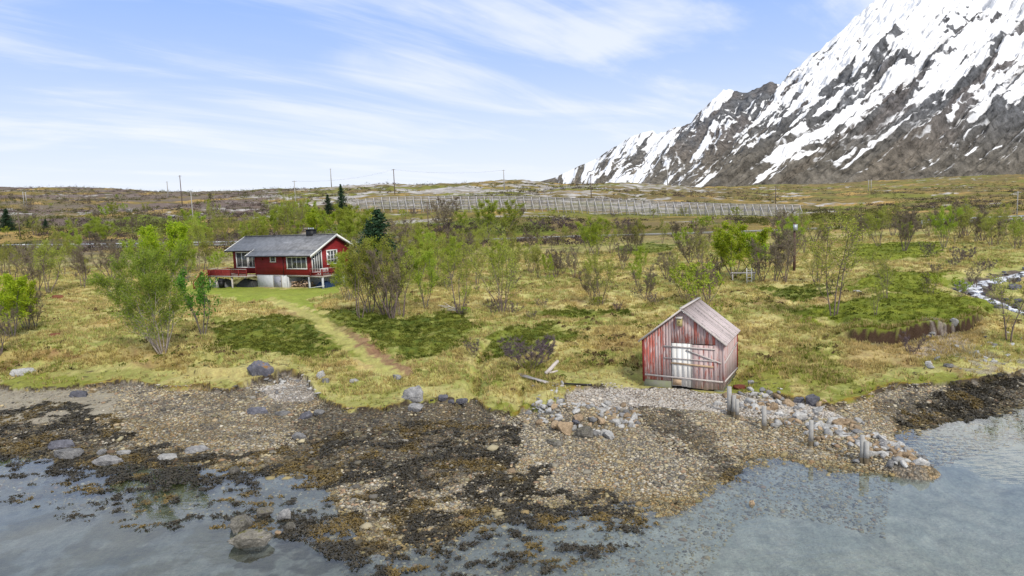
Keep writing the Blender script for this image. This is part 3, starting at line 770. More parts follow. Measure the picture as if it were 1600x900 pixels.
    for p in PALEG: bb(C(.46, .43, .40), inpoly(X + (t2 - .5) * 2, Y + (t3 - .5) * 2, p) * .85)
    sand = np.zeros(X.shape)
    for p in SAND: sand = np.maximum(sand, inpoly(X + (t2 - .5) * 3, Y + (t3 - .5) * 2, p) * 1.0)
    bb(C(.30, .27, .21), sand)
    under = sstep(.0, -.08, Z)
    bb(lerp(C(.24, .24, .195), C(.30, .29, .235), sstep(.42, .6, n(1.6, 146, 5))[..., None]) * (1 - .42 * sstep(.12, -.12, a))[..., None], under * .9)
    bb(C(.10, .09, .055), under * sstep(.48, .6, n(.7, 147)) * .75 * sstep(.2, -.1, a))
    bb(C(.05, .042, .022), weed_density(X, Y) * .75)
    col[...] = col * (1 - sh[..., None]) + beach * sh[..., None]
    stony = sh * (1 - .85 * sand) * (1 - .8 * under)
    # banks of the stream
    m = a > .5
    if np.any(m):
        sd, st = segdist(X[m], Y[m], STREAM); w = STREAM_W[np.clip(st.astype(int), 0, len(STREAM_W) - 1)]
        s = sstep(1.9, 1.15, sd / w + (fbm(X[m] * .8, Y[m] * .8, 151, 3) - .5) * 1.2); cm = col[m]; cm += (C(.15, .125, .115) - cm) * s[:, None]; col[m] = cm
        sm = stony[m]; stony[m] = np.maximum(sm, s * .8)
    rp = inpoly(X + (t2 - .5) * 4, Y + (t3 - .5) * 2, ROCKSLIP); blend(C(.40, .36, .33), rp * .6 * sstep(.42, .55, t3)); stony = np.maximum(stony, rp * .6 * sstep(.42, .55, t3))
    bx = (X - BOAT_C[0]) * BEX[0] + (Y - BOAT_C[1]) * BEX[1]; by = (X - BOAT_C[0]) * BEY[0] + (Y - BOAT_C[1]) * BEY[1]
    return col, stony


ROCKSLIP = polyworld([(1440, 515), (1475, 520), (1520, 545), (1620, 548), (1640, 575), (1540, 578), (1450, 562)], 1.3)


def build_ground():
    bs = np.concatenate([np.linspace(math.log(9), math.log(60), 560, endpoint=False), np.linspace(math.log(60), math.log(190), 230, endpoint=False), np.linspace(math.log(190), math.log(1450), 330)])
    az = np.linspace(-1.12, 1.12, 900)
    B, A = np.meshgrid(bs, az, indexing='ij'); Y = np.exp(B); X = A * Y
    Z = H(X.ravel(), Y.ravel()).reshape(X.shape)
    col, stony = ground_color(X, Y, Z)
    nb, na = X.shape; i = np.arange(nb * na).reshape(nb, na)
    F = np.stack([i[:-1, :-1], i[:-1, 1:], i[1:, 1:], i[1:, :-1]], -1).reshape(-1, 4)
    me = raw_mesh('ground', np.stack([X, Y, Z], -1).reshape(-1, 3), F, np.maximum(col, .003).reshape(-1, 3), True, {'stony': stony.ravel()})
    tag(put('ground', me, M['ground']), 'rough coastal heath with tidal shore rising to low hills', 'ground', kind='structure')


build_ground()
sea = MB().add([(-900, -300, 0), (900, -300, 0), (900, 60, 0), (-900, 60, 0)], [(0, 1, 2, 3)]).build('sea', M['sea'])
tag(sea, 'calm shallow grey blue seawater over pebbles and weed', 'sea', kind='structure')
bed = MB().add([(-900, -300, -1.9), (900, -300, -1.9), (900, 30, -1.9), (-900, 30, -1.9)], [(0, 1, 2, 3)]).build('sea_bed', simple('sea_bed', (.22, .22, .18), .9, .3, .2))
tag(bed, 'pale sandy sea bed under the shallow water', 'sea bed', kind='structure')


def ribbon(name, L, wid, mat, lift, label, cat):
    L = np.asarray(L); T = np.gradient(L[:, :2], axis=0); T /= np.linalg.norm(T, axis=1)[:, None]; N = np.stack([-T[:, 1], T[:, 0]], 1); w = np.broadcast_to(wid, (len(L),))[:, None]
    k = 5; V = np.concatenate([np.c_[L[:, :2] + N * w * s, L[:, 2] + lift][:, None] for s in np.linspace(-1, 1, k)], 1).reshape(-1, 3)
    i = np.arange(len(L) * k).reshape(len(L), k); F = np.stack([i[:-1, :-1], i[1:, :-1], i[1:, 1:], i[:-1, 1:]], -1).reshape(-1, 4)
    return tag(put(name, raw_mesh(name, V, F, smooth=True), mat), label, cat, kind='structure')


ribbon('road', ROAD, 2.7, M['asphalt'], .0, 'narrow grey asphalt road crossing the heath below the snow fence', 'road')
ribbon('road_verge', np.c_[ROAD[:, :2] - np.gradient(ROAD[:, :2], axis=0)[:, ::-1] / np.linalg.norm(np.gradient(ROAD[:, :2], axis=0), axis=1)[:, None] * np.array([[-4.1, 4.1]]), ROAD[:, 2]], .9, simple('gravel_verge', (.36, .34, .30), .9, .3, 2), -.12, 'pale gravel shoulder along the road', 'road verge')
def build_stream():
    L = smooth_line(STREAM, 5); n = len(L); w = np.interp(np.linspace(0, len(STREAM) - 1, n), np.arange(len(STREAM)), STREAM_W); T = np.gradient(L[:, :2], axis=0); T /= np.linalg.norm(T, axis=1)[:, None]; N = np.stack([-T[:, 1], T[:, 0]], 1)
    k = 11; al = np.concatenate([[0], np.cumsum(np.hypot(*np.diff(L[:, :2], axis=0).T))]); u = np.linspace(-1, 1, k)
    lo = w * (.55 + .8 * fbm(al * .8, al * 0 + 3, 401, 4)); hi = w * (.55 + .8 * fbm(al * .8, al * 0 + 9, 402, 4)); off = np.where(u[None] < 0, u[None] * lo[:, None], u[None] * hi[:, None])
    xy = L[:, None, :2] + N[:, None] * off[..., None]; zc = H(L[:, 0], L[:, 1]); zc = np.minimum.accumulate(np.convolve(np.pad(zc, 6, mode='edge'), np.ones(13) / 13, 'valid')) + .10
    z = np.repeat(zc[:, None], k, 1) + (fbm(xy[..., 0] * 1.6, xy[..., 1] * 1.6, 403, 3) - .5) * .22 - .16 * np.abs(u[None]) ** 4
    keep = zc > .02; m = int(keep.sum()); V = np.concatenate([xy, z[..., None]], -1)[:m].reshape(-1, 3); i = np.arange(m * k).reshape(m, k); F = np.stack([i[:-1, :-1], i[1:, :-1], i[1:, 1:], i[:-1, 1:]], -1).reshape(-1, 4)
    tag(put('stream', raw_mesh('stream', V, F, smooth=True), M['stream']), 'white rushing stream tumbling down over stones', 'stream', kind='structure')


build_stream()


# ------------------------------------------------------------------ mountain
def build_mountain():
    sk = [(780, 300), (865, 278), (900, 262), (950, 238), (985, 213), (1045, 205), (1080, 195), (1090, 180), (1115, 158), (1130, 144), (1170, 141), (1225, 127), (1245, 105), (1275, 85), (1300, 60), (1340, 25), (1370, 0), (1400, -30), (1500, -115), (1600, -165), (1800, -210), (2200, -160), (2600, -60)]
    sx = np.array([p[0] for p in sk], float); sy = np.array([p[1] for p in sk], float)
    NS, NTt = 1100, 420
    s = np.linspace(790, 2600, NS); t = np.linspace(0, 1.0, NTt)
    ry = np.interp(s, sx, sy); ry = ry + (fbm(s * .06, s * 0 + 3, 201, 5) - .5) * 16 * sstep(880, 1000, s)
    Dr = np.interp(s, [790, 900, 1200, 1600, 2600], [3900, 3700, 3000, 2500, 2300]); Db = np.interp(s, [790, 900, 1200, 1600, 2600], [3800, 3300, 1900, 1150, 1150])
    bx = s - 1.15 * np.maximum(292 - ry, 0) * np.interp(s, [790, 1000, 1800], [.35, .85, 1.0])
    by = np.interp(bx, [700, 900, 1600, 2200], [318, 316, 306, 296])
    Rp = und(s, ry, Dr); Bp = und(bx, by, Db)
    T = t[None, :, None]
    P = Bp[:, None] * (1 - T) + Rp[:, None] * T
    S2, T2 = np.meshgrid(s, t, indexing='ij')
    dz = np.interp(t, [0, .25, .5, .75, 1], [0, -.045, -.05, -.02, 0])[None] * np.linalg.norm(Rp - Bp, axis=1)[:, None] * .30
    hpx = np.maximum(292 - ry, 20)[:, None]; V2 = T2 * hpx / 300
    wob = (fbm(S2 * .010, V2 * 3, 211, 3) - .5) * 70
    gul = np.abs(fbm((S2 + wob) * .026, V2 * 1.6, 202, 6, .58) - .5) * 2
    gul2 = fbm((S2 + wob) * .07, V2 * 4.0, 203, 5, .6); led = fbm(S2 * .03 + V2 * 2, V2 * 16 + S2 * .02, 204, 5, .6); rough = fbm(S2 * .22, V2 * 55, 205, 4, .6)
    crag = sstep(1060, 1110, S2) * sstep(1330, 1240, S2) * sstep(.45, .75, T2)
    amp = np.sin(np.clip(T2, 0, 1) * math.pi) ** .5 * np.interp(S2, [790, 1000, 1600], [.35, .8, 1.0])
    disp = ((gul - .3) * 50 + (gul2 - .5) * 40 + (led - .5) * (40 + 60 * crag) + (rough - .5) * 26 * (1 - .6 * sstep(.35, .7, V2))) * amp
    P[..., 2] += dz + disp * .75; P[..., 1] -= disp * .6; P[..., 0] -= disp * .4
    # snow lies in gullies and on ledges, thick towards the summit
    w2 = (fbm(S2 * .03, V2 * 9, 216, 4) - .5) * 40; n6 = fbm((S2 + wob + w2) * .060, V2 * 4.2, 206, 6, .62); n7 = fbm((S2 + w2) * .035, V2 * 10, 207, 6, .62); n8 = fbm((S2 - V2 * 120) * .05, V2 * 14, 217, 5, .6)
    yy = (T2 * 300 * hpx / 300)
    up = V2 + .12 * (fbm(S2 * .012, V2 * 3, 208, 3) - .5)
    cov = np.interp(up.ravel(), [0, .06, .15, .3, .48, .62, .80, 1.1, 1.6], [-.28, -.14, -.06, -.035, .005, .075, .21, .32, .40]).reshape(up.shape)
    cov += .085 * sstep(1180, 1040, S2) * sstep(.02, .12, V2) - .10 * crag * sstep(1250, 1150, S2) + .02
    snow = (n6 - .5) * .62 + (n7 - .5) * .62 + (n8 - .5) * .35 + cov - (gul - .3) * .14 - .10 * sstep(1300, 1420, S2) * sstep(.46, .22, V2)
    ln = np.abs(fbm((S2 + wob + w2) * .045, V2 * 2.6, 218, 4, .5) - .5); msk = fbm(S2 * .03, V2 * 5, 219, 3)
    thin = (.020 + .05 * (msk - .42) + .02 * (V2 - .25)) - ln; thin = np.where(V2 > .03, thin, -1) * 1.6
    snow = np.maximum(snow, np.where(S2 < 1480, thin, thin - .03))
    lnr = np.abs(fbm((S2 + wob + w2) * .07, V2 * 3.4, 220, 4, .55) - .5); snow = np.where(S2 < 1180, np.minimum(snow, (lnr - .030) * 1.6 + .05 * sstep(1080, 1180, S2)), snow)
    i = np.arange(NS * NTt).reshape(NS, NTt); F = np.stack([i[:-1, :-1], i[1:, :-1], i[1:, 1:], i[:-1, 1:]], -1).reshape(-1, 4)
    # rock: grey on top, brown heath lower down
    br = sstep(.42, .60, fbm(S2 * .02 + T2 * 2, T2 * 5, 209, 4)); low = sstep(.30, .05, T2)
    br = br * sstep(.9, .5, V2); low = sstep(.35, .06, V2)
    col = lerp(C(.105, .108, .115), C(.15, .11, .085), (br * .30)[..., None]); col = lerp(col, C(.135, .112, .075), low[..., None] * .6)
    col = col * lerp(.65, 1.5, fbm(S2 * .12, T2 * 30, 210, 4))[..., None]
    me = raw_mesh('mountain', P.reshape(-1, 3), F, col.reshape(-1, 3), True, {'snow': snow.ravel()})
    m, g, b = new_mat('snowy_rock')
    at = g.new('ShaderNodeAttribute', attribute_name='Col'); sn = g.new('ShaderNodeAttribute', attribute_name='snow'); ge = g.new('ShaderNodeNewGeometry')
    nz = g.noise(ge.outputs['Position'], .012, 6, .7); nz2 = g.noise(ge.outputs['Position'], .05, 5, .7)
    f = g.maprange(g.math('ADD', sn.outputs['Fac'], g.math('MULTIPLY', g.math('SUBTRACT', nz, .5), .10)), -.012, .026)
    rk = g.mix(1.0, at.outputs['Color'], g.ramp(nz2, [(.33, .4), (.67, 1.7)]), 'MULTIPLY')
    c = g.mix(f, rk, (.78, .785, .80, 1))
    g.set(b.inputs['Base Color'], c); b.inputs['Roughness'].default_value = .9
    bp = g.new('ShaderNodeBump', inp={'Height': nz2, 'Strength': g.math('MULTIPLY_ADD', f, -.65, .8), 'Distance': 16.0}); g.set(b.inputs['Normal'], bp.outputs[0])
    tag(put('mountain', me, m), 'steep mountain streaked with snow and dark rock', 'mountain', kind='structure')


build_mountain()

# ------------------------------------------------------------------ the red house
def wall_window(parent, name, plane, u0, u1, z0, z1, off, bars, rows=0, topslope=None, frame=.11):
    """a window in a wall: a glass pane set in a white frame with bars. plane 'y' = wall facing -y at y=off, 'x' = wall facing +x at x=off"""
    def B(mb, ua, za, ub, zb, d0, d1):
        if plane == 'y': mb.box((ua, off - d1, za), (ub, off - d0, zb))
        else: mb.box((off + d0, ua, za), (off + d1, ub, zb))
    g = MB()
    zt = lambda u: z1 if topslope is None else z1 + topslope * (u - u0)
    if topslope is None: B(g, u0, z0, u1, z1, .005, .03)
    else: g.prism_x([(u0, z0), (u1, z0), (u1, zt(u1)), (u0, zt(u0))], off + .005, off + .03)
    w = g.build(name, M['glass'], parent)
    f = MB(); e = frame
    B(f, u0 - e, z0 - .02, u0, zt(u0) + .0, .0, .075); B(f, u1, z0 - .02, u1 + e, zt(u1) + .0, .0, .075)
    if topslope is None: B(f, u0 - e - .03, z1, u1 + e + .03, z1 + e, .0, .08)
    else: f.prism_x([(u0 - e, zt(u0)), (u1 + e, zt(u1)), (u1 + e, zt(u1) + e), (u0 - e, zt(u0) + e)], off, off + .08)
    for k in range(1, bars + 1):
        u = u0 + (u1 - u0) * k / (bars + 1); B(f, u - .045, z0, u + .045, zt(u - .045), .032, .06)
    for k in range(1, rows + 1):
        z = z0 + (z1 - z0) * k / (rows + 1); B(f, u0, z - .03, u1, z + .03, .033, .058)
    f.build('window_frame', M['white'], w)
    s = MB(); B(s, u0 - e - .03, z0 - .12, u1 + e + .03, z0 - .022, .0, .10); s.build('window_sill', M['white'], w)
    return w


def railing(parent, p, q, z, top=.92, every=1.6, slats=True, solid=False):
    r = MB(); p = np.array([*p, z], float); q = np.array([*q, z], float); L = np.linalg.norm(q - p); n = max(1, int(round(L / every)))
    up = np.array([0, 0, 1.]); d = (q - p) / L
    for i in range(n + 1): c = p + (q - p) * i / n; r.bar(c - up * .25, c + up * top, .085, .085, (1, 0, 0))
    if solid:
        for k in range(6): h = .10 + k * .125; r.bar(p + up * h, q + up * h, .022, .115)
    else:
        r.bar(p + up * .12, q + up * .12, .04, .07); r.bar(p + up * .45, q + up * .45, .03, .08)
        m = int(L / .22)
        for i in range(m): c = p + d * (i + .5) * L / m; r.bar(c + up * .12, c + up * (top - .05), .028, .05, (1, 0, 0))
    o = r.build('railing', M['redwood'], parent)
    c = MB(); c.bar(p + up * (top + .02), q + up * (top + .02), .12, .04); c.build('handrail', M['palewood'], o)
    return o


def build_house():
    zg = 2.3
    root = empty('red_house', (HOUSE_A[0], HOUSE_A[1], zg), HOUSE_YAW, 'red timber holiday house with dark tiled roof on the lawn', 'house')
    A = lambda z: z - zg
    zr, tp, yr, yb, yf = A(9.25), .503, 4.64, 7.6, 1.37
    X0, XM, XJ, XL = -17.0, -10.35, -4.88, -17.0
    fl = A(4.05)
    rz = lambda y: zr - .14 - tp * abs(y - yr)
    w = MB(); w.prism_x([(0, fl), (yb, fl), (yb, rz(yb)), (yr, rz(yr)), (0, rz(0))], XM, 0)
    w.prism_x([(yf, fl), (yb - .01, fl), (yb - .01, rz(yb)), (yr, rz(yr) - .01), (yf, rz(yf))], X0 + .6, XM - .01)
    wall = w.build('wall', M['red'], root)
    # corner boards
    for x, y in ((0, 0), (XM, 0), (XJ, 0)): MB().box((x - .07, y - .03, fl - .02), (x + .03 if x == 0 else x + .07, y + .07, rz(0) - .05)).build('corner_board', M['redwood'], wall)
    # roof
    def slab(mb, x0, x1, ya, yb2):
        za, zb = zr - tp * abs(ya - yr), zr - tp * abs(yb2 - yr)
        mb.prism_x([(ya, za), (yb2, zb), (yb2, zb - .12), (ya, za - .12)], x0, x1)
    xr, xl, xlow = .55, -17.37, -11.67
    r = MB(); slab(r, xl, xr, yr, yr + 3.82); slab(r, xl, xr, yr - 3.82, yr - .001); slab(r, xlow, xr, -.55, yr - 3.821)
    rc = MB(); r.bar((xl, yr, zr + .03), (xr, yr, zr + .03), .22, .08)
    roof = r.build('roof', M['tile'], root)
    def verge(x, ya, yb2, t=.05):
        vb = MB()
        za, zb = zr - tp * abs(ya - yr), zr - tp * abs(yb2 - yr)
        vb.prism_x([(ya, za + .05), (yb2, zb + .05), (yb2, zb - .24), (ya, za - .24)], x, x + t); vb.build('bargeboard', M['white'], roof)
    verge(xr + .003, -.58, yr); verge(xr + .003, yr, yr + 3.86); verge(xl - .053, yr - 3.85, yr); verge(xl - .053, yr, yr + 3.86); verge(xlow - .053, -.58, yr - 3.6)
    gt = MB(); ze = zr - tp * (yr + .55)
    gt.tube([(xlow, -.62, ze - .06), (xr, -.62, ze - .06)], .075, 8); zu = zr - tp * 3.82
    gt.tube([(xl, yr - 3.9, zu - .06), (xlow, yr - 3.9, zu - .06)], .075, 8); gt.tube([(-4.95, -.05, ze - .2), (-4.95, -.07, fl)], .04, 6)
    gt.build('gutter', M['black'], roof)
    ch = MB(); ch.box((-4.75, 4.3, zr - .6), (-3.65, 5.2, zr + .66)); ch.box((-4.82, 4.23, zr + .66), (-3.58, 5.27, zr + .73)); chim = ch.build('chimney', M['black'], roof)
    [MB().tube([(x, 4.75, zr + .73), (x, 4.75, zr + .95)], .10, 8).build('chimney_pot', M['galv'], chim) for x in (-4.6, -4.2, -3.8)]
    # cellar
    b = MB(); b.box((-10.25, .05, -.8), (-4.6, 7.4, fl - .003)); b.box((-4.6, 3.2, -.8), (-.1, 7.4, fl - .003)); b.build('foundation', M['plaster'], root)
    d = MB(); d.box((-7.0, -.01, -.12), (-5.62, .047, A(3.86))); door = d.build('cellar_door', M['doorgrey'], root)
    df = MB(); df.box((-7.1, -.02, -.12), (-7.0, .046, A(3.95))); df.box((-5.62, -.02, -.12), (-5.52, .046, A(3.95))); df.box((-7.0, -.02, A(3.86)), (-5.62, .046, A(3.95))); df.build('door_frame', M['deck'], door)
    h = MB(); h.box((-5.8, -.06, .85), (-5.72, -.012, .97)); h.build('handle', M['black'], door)
    # windows
    wall_window(root, 'window', 'y', -7.25, -6.42, A(5.88), A(6.50), 0, 0, frame=.13)
    wall_window(root, 'window', 'y', -4.15, -.80, A(4.95), A(6.40), 0, 3, frame=.17)
    wall_window(root, 'window', 'y', -15.6, -13.5, A(5.0), A(7.0), yf, 1, frame=.14)
    wall_window(root, 'window', 'y', -13.1, -11.0, A(5.0), A(7.0), yf, 2, frame=.14)
    wall_window(root, 'window', 'x', .30, 1.95, A(4.45), A(6.42), 0, 3, topslope=.46, frame=.13)
    wall_window(root, 'window', 'x', 3.15, 4.9, A(5.30), A(7.0), 0, 2, 2, frame=.16)
    lm = MB(); lm.box((-9.0, -.16, A(6.05)), (-8.86, -.003, A(6.3))); lm.build('wall_lamp', M['rust'], root)
    # gable deck
    xd = 2.2
    dk = MB(); dk.box((.01, -.35, fl - .25), (xd, 8.2, fl - .08)); dk.box((-4.5, .02, fl - .22), (-.0, 3.1, fl - .006))
    deck = dk.build('deck', M['deck'], root)
    railing(deck, (.08, -.3), (xd - .05, -.3), fl - .08); railing(deck, (xd - .05, -.25), (xd - .05, 8.1), fl - .08)
    for x, y in ((-.55, .12), (xd - .1, -.2), (xd - .1, 3.8), (xd - .1, 7.9), (-4.4, .12)):
        p = MB(); p.box((x - .1, y - .1, -1.), (x + .1, y + .1, fl - .255)); p.build('deck_post', M['plaster'], deck)
    # terrace by the recessed wall
    t = MB(); t.box((-18.4, -1.6, fl - .25), (XM - .05, yf - .01, fl - .08)); t.box((-18.4, yf, fl - .25), (X0 + .58, 5.2, fl - .08)); terr = t.build('terrace', M['deck'], root)
    railing(terr, (-18.3, -1.55), (-13.6, -1.55), fl - .08, solid=True); railing(terr, (-13.6, -1.55), (-10.45, -1.55), fl - .08); railing(terr, (-18.3, -1.5), (-18.3, 5.0), fl - .08, solid=True)
    for x, y in ((-18.2, -1.4), (-16.8, -1.4), (-13.6, -1.4), (-18.2, 4.8)):
        p = MB(); p.box((x - .09, y - .09, -1.), (x + .09, y + .09, fl - .255)); p.build('deck_post', M['palewood'], terr)
    st = MB()
    for k in range(7): st.box((-19.0, -1.9 - k * .27, fl - .36 - k * .23), (-17.9, -1.62 - k * .27, fl - .31 - k * .23))
    st.bar((-19.05, -1.62, fl - .2), (-19.05, -3.5, .05), .05, .2); st.bar((-17.85, -1.62, fl - .2), (-17.85, -3.5, .05), .05, .2)
    sta = st.build('stair', M['redwood'], terr)
    sr = MB()
    for x in (-19.05, -17.85):
        for h_ in (.45, .85): sr.bar((x, -1.65, fl - .1 + h_), (x, -3.5, .1 + h_), .04, .08)
        for k in (0, .5, 1): sr.bar((x, -1.65 - 1.85 * k, lerp(fl - .2, .0, k)), (x, -1.65 - 1.85 * k, lerp(fl + .8, 1.0, k)), .07, .07, (1, 0, 0))
    sr.build('stair_railing', M['redwood'], sta)
    return root


house = build_house()


def hpt(x, y, z=None):
    P = HOUSE_A + HEX * x + HEY * y
    return np.array([P[0], P[1], float(H(np.array([P[0]]), np.array([P[1]]))[0]) if z is None else z])


def build_yard():
    # firewood under the gable deck
    k = MB()
    for i in range(120):
        x = rng.uniform(-4.3, -.9); y = rng.uniform(.5, 1.5); z = .09 + .16 * rng.integers(0, 6) * (1 - .25 * abs(x + 2.6) / 1.7); L = .3
        an = rng.normal() * .35; dx, dy = math.sin(an) * L / 2, math.cos(an) * L / 2
        k.tube([(x - dx, y - dy, z), (x + dx, y + dy, z)], rng.uniform(.07, .11), 5)
    r = k.build('firewood_pile', simple('split_logs', (.42, .30, .22), .85, .35, 5, island=.4), loc=hpt(0, 0, 2.3), rotz=HOUSE_YAW)
    tag(r, 'heap of split firewood stored under the red house beside the cellar door', 'firewood')
    # wheeled bin
    b = empty('wheelie_bin', hpt(-15.2, -1.9), HOUSE_YAW, 'black wheeled rubbish bin under the edge of the terrace', 'bin')
    m = MB(); m.add([(-.24, -.26, .08), (.24, -.26, .08), (.24, .24, .08), (-.24, .24, .08), (-.31, -.36, 1.0), (.31, -.36, 1.0), (.31, .32, 1.0), (-.31, .32, 1.0)], [(0, 3, 2, 1), (4, 5, 6, 7), (0, 1, 5, 4), (1, 2, 6, 5), (2, 3, 7, 6), (3, 0, 4, 7)]).build('body', M['black'], b)
    m = MB(); m.prism_x([(-.4, 1.005), (.36, 1.005), (.36, 1.12), (-.1, 1.16), (-.4, 1.08)], -.33, .33).build('lid', M['black'], b)
    for s in (-1, 1): MB().tube([(s * .22, .28, .1), (s * .30, .28, .1)], .1, 12).build('wheel', M['black'], b)
    # tarpaulin heaps
    def tarp(name, loc, sx, sy, sz, mat, label):
        n = 24; u, v = np.meshgrid(np.linspace(-1, 1, n), np.linspace(-1, 1, n), indexing='ij'); r2 = np.clip(1 - np.maximum(np.abs(u), np.abs(v)) ** 3, 0, 1)
        z = sz * r2 ** .6 * (.75 + .5 * fbm(u * 2 + sx * 9, v * 2, 5, 3)); V = np.stack([u * sx + (fbm(u * 3, v * 3, 9, 2) - .5) * .2, v * sy, z - .05], -1).reshape(-1, 3)
        i = np.arange(n * n).reshape(n, n); F = np.stack([i[:-1, :-1], i[1:, :-1], i[1:, 1:], i[:-1, 1:]], -1).reshape(-1, 4)
        return tag(put(name, raw_mesh(name, V, F), mat, loc=loc, rotz=HOUSE_YAW), label, 'tarpaulin')
    tarp('covered_pile', hpt(-16.6, -.6), 1.2, .9, 1.25, simple('grey_tarpaulin', (.17, .17, .18), .6, .3, 3), 'grey tarpaulin draped over a heap under the terrace beside the bin')
    tarp('tarpaulin', hpt(1.0, 1.4), 1.0, .9, .8, simple('blue_tarpaulin', (.012, .03, .075), .5, .25, 3), 'dark blue tarpaulin heap under the gable deck')
    tarp('covered_pile', hpt(-12.2, .2), 1.6, .8, 1.1, simple('dark_tarpaulin', (.04, .042, .042), .7, .3, 3), 'dark tarpaulin heap in the shade under the terrace beside the white cellar wall')
    p = MB().bar((-1.2, 0, .12), (1.4, .2, .42), .2, .06).build('plank', M['white'], loc=hpt(1.2, -.7), rotz=HOUSE_YAW); tag(p, 'white plank leaning on the grass under the gable deck', 'plank')
    # chairs on the deck
    def chair(x, y, rz, mat, label, nm='garden_chair'):
        e = empty(nm, hpt(x, y, 2.3 + 1.67), HOUSE_YAW + rz, label, 'chair')
        s = MB(); s.box((-.24, -.24, .42), (.24, .24, .46)); s.build('seat', mat, e); s = MB(); [s.box((u - .03, .2, .47), (u + .03, .24, .95)) for u in (-.2, -.1, 0, .1, .2)]; s.box((-.25, .2, .93), (.25, .24, 1.0)); s.build('backrest', mat, e)
        for u in (-.21, .21):
            for v in (-.21, .21): MB().box((u - .025, v - .025, 0), (u + .025, v + .025, .419)).build('leg', mat, e)
    chair(1.2, 5.2, 2.0, M['white'], 'white garden chair on the gable deck under the two-part window')
    chair(1.0, 3.3, -1.2, simple('yellow_wood', (.55, .33, .05), .6, .2, 5), 'yellowish wooden chair on the gable deck')
    e = empty('garden_bench', hpt(1.0, 1.1, 2.3 + 1.67), HOUSE_YAW - 1.57, 'white slatted bench on the gable deck below the slanted window', 'bench')
    s = MB(); s.box((-.75, -.22, .42), (.75, .22, .46)); s.build('seat', M['white'], e); s = MB(); [s.box((-.75 + i * .16, .2, .465), (-.69 + i * .16, .24, .85)) for i in range(10)]; s.box((-.77, .2, .85), (.77, .24, .92)); s.build('backrest', M['white'], e)
    for u in (-.7, .7):
        for v in (-.19, .19): MB().box((u - .03, v - .03, 0), (u + .03, v + .03, .419)).build('leg', M['white'], e)
    # kettle grill
    q = ground_px(315, 436); e = empty('kettle_grill', q, .4, 'black kettle grill standing on three legs on the lawn before the terrace stairs', 'grill')
    an = np.linspace(0, math.pi, 9); an2 = np.arange(14) / 14 * 2 * math.pi
    def dome(z0, s, lo, hi):
        a_ = np.linspace(lo, hi, 7); V = np.array([(.32 * math.cos(t) * math.cos(p_), .32 * math.cos(t) * math.sin(p_), z0 + s * .28 * math.sin(t)) for t in a_ for p_ in an2]); i = np.arange(7 * 14).reshape(7, 14); j = np.roll(i, -1, 1)
        return V, np.stack([i[:-1], j[:-1], j[1:], i[1:]], -1).reshape(-1, 4)
    MB().add(*dome(.80, 1, 0, 1.5)).build('lid', M['black'], e, True); MB().add(*dome(.79, -1, 0, 1.5)).build('bowl', M['black'], e, True)
    for k_ in range(3): t = k_ * 2.1; MB().bar((.2 * math.cos(t), .2 * math.sin(t), .6), (.35 * math.cos(t), .35 * math.sin(t), 0), .03).build('leg', M['galv'], e)


build_yard()


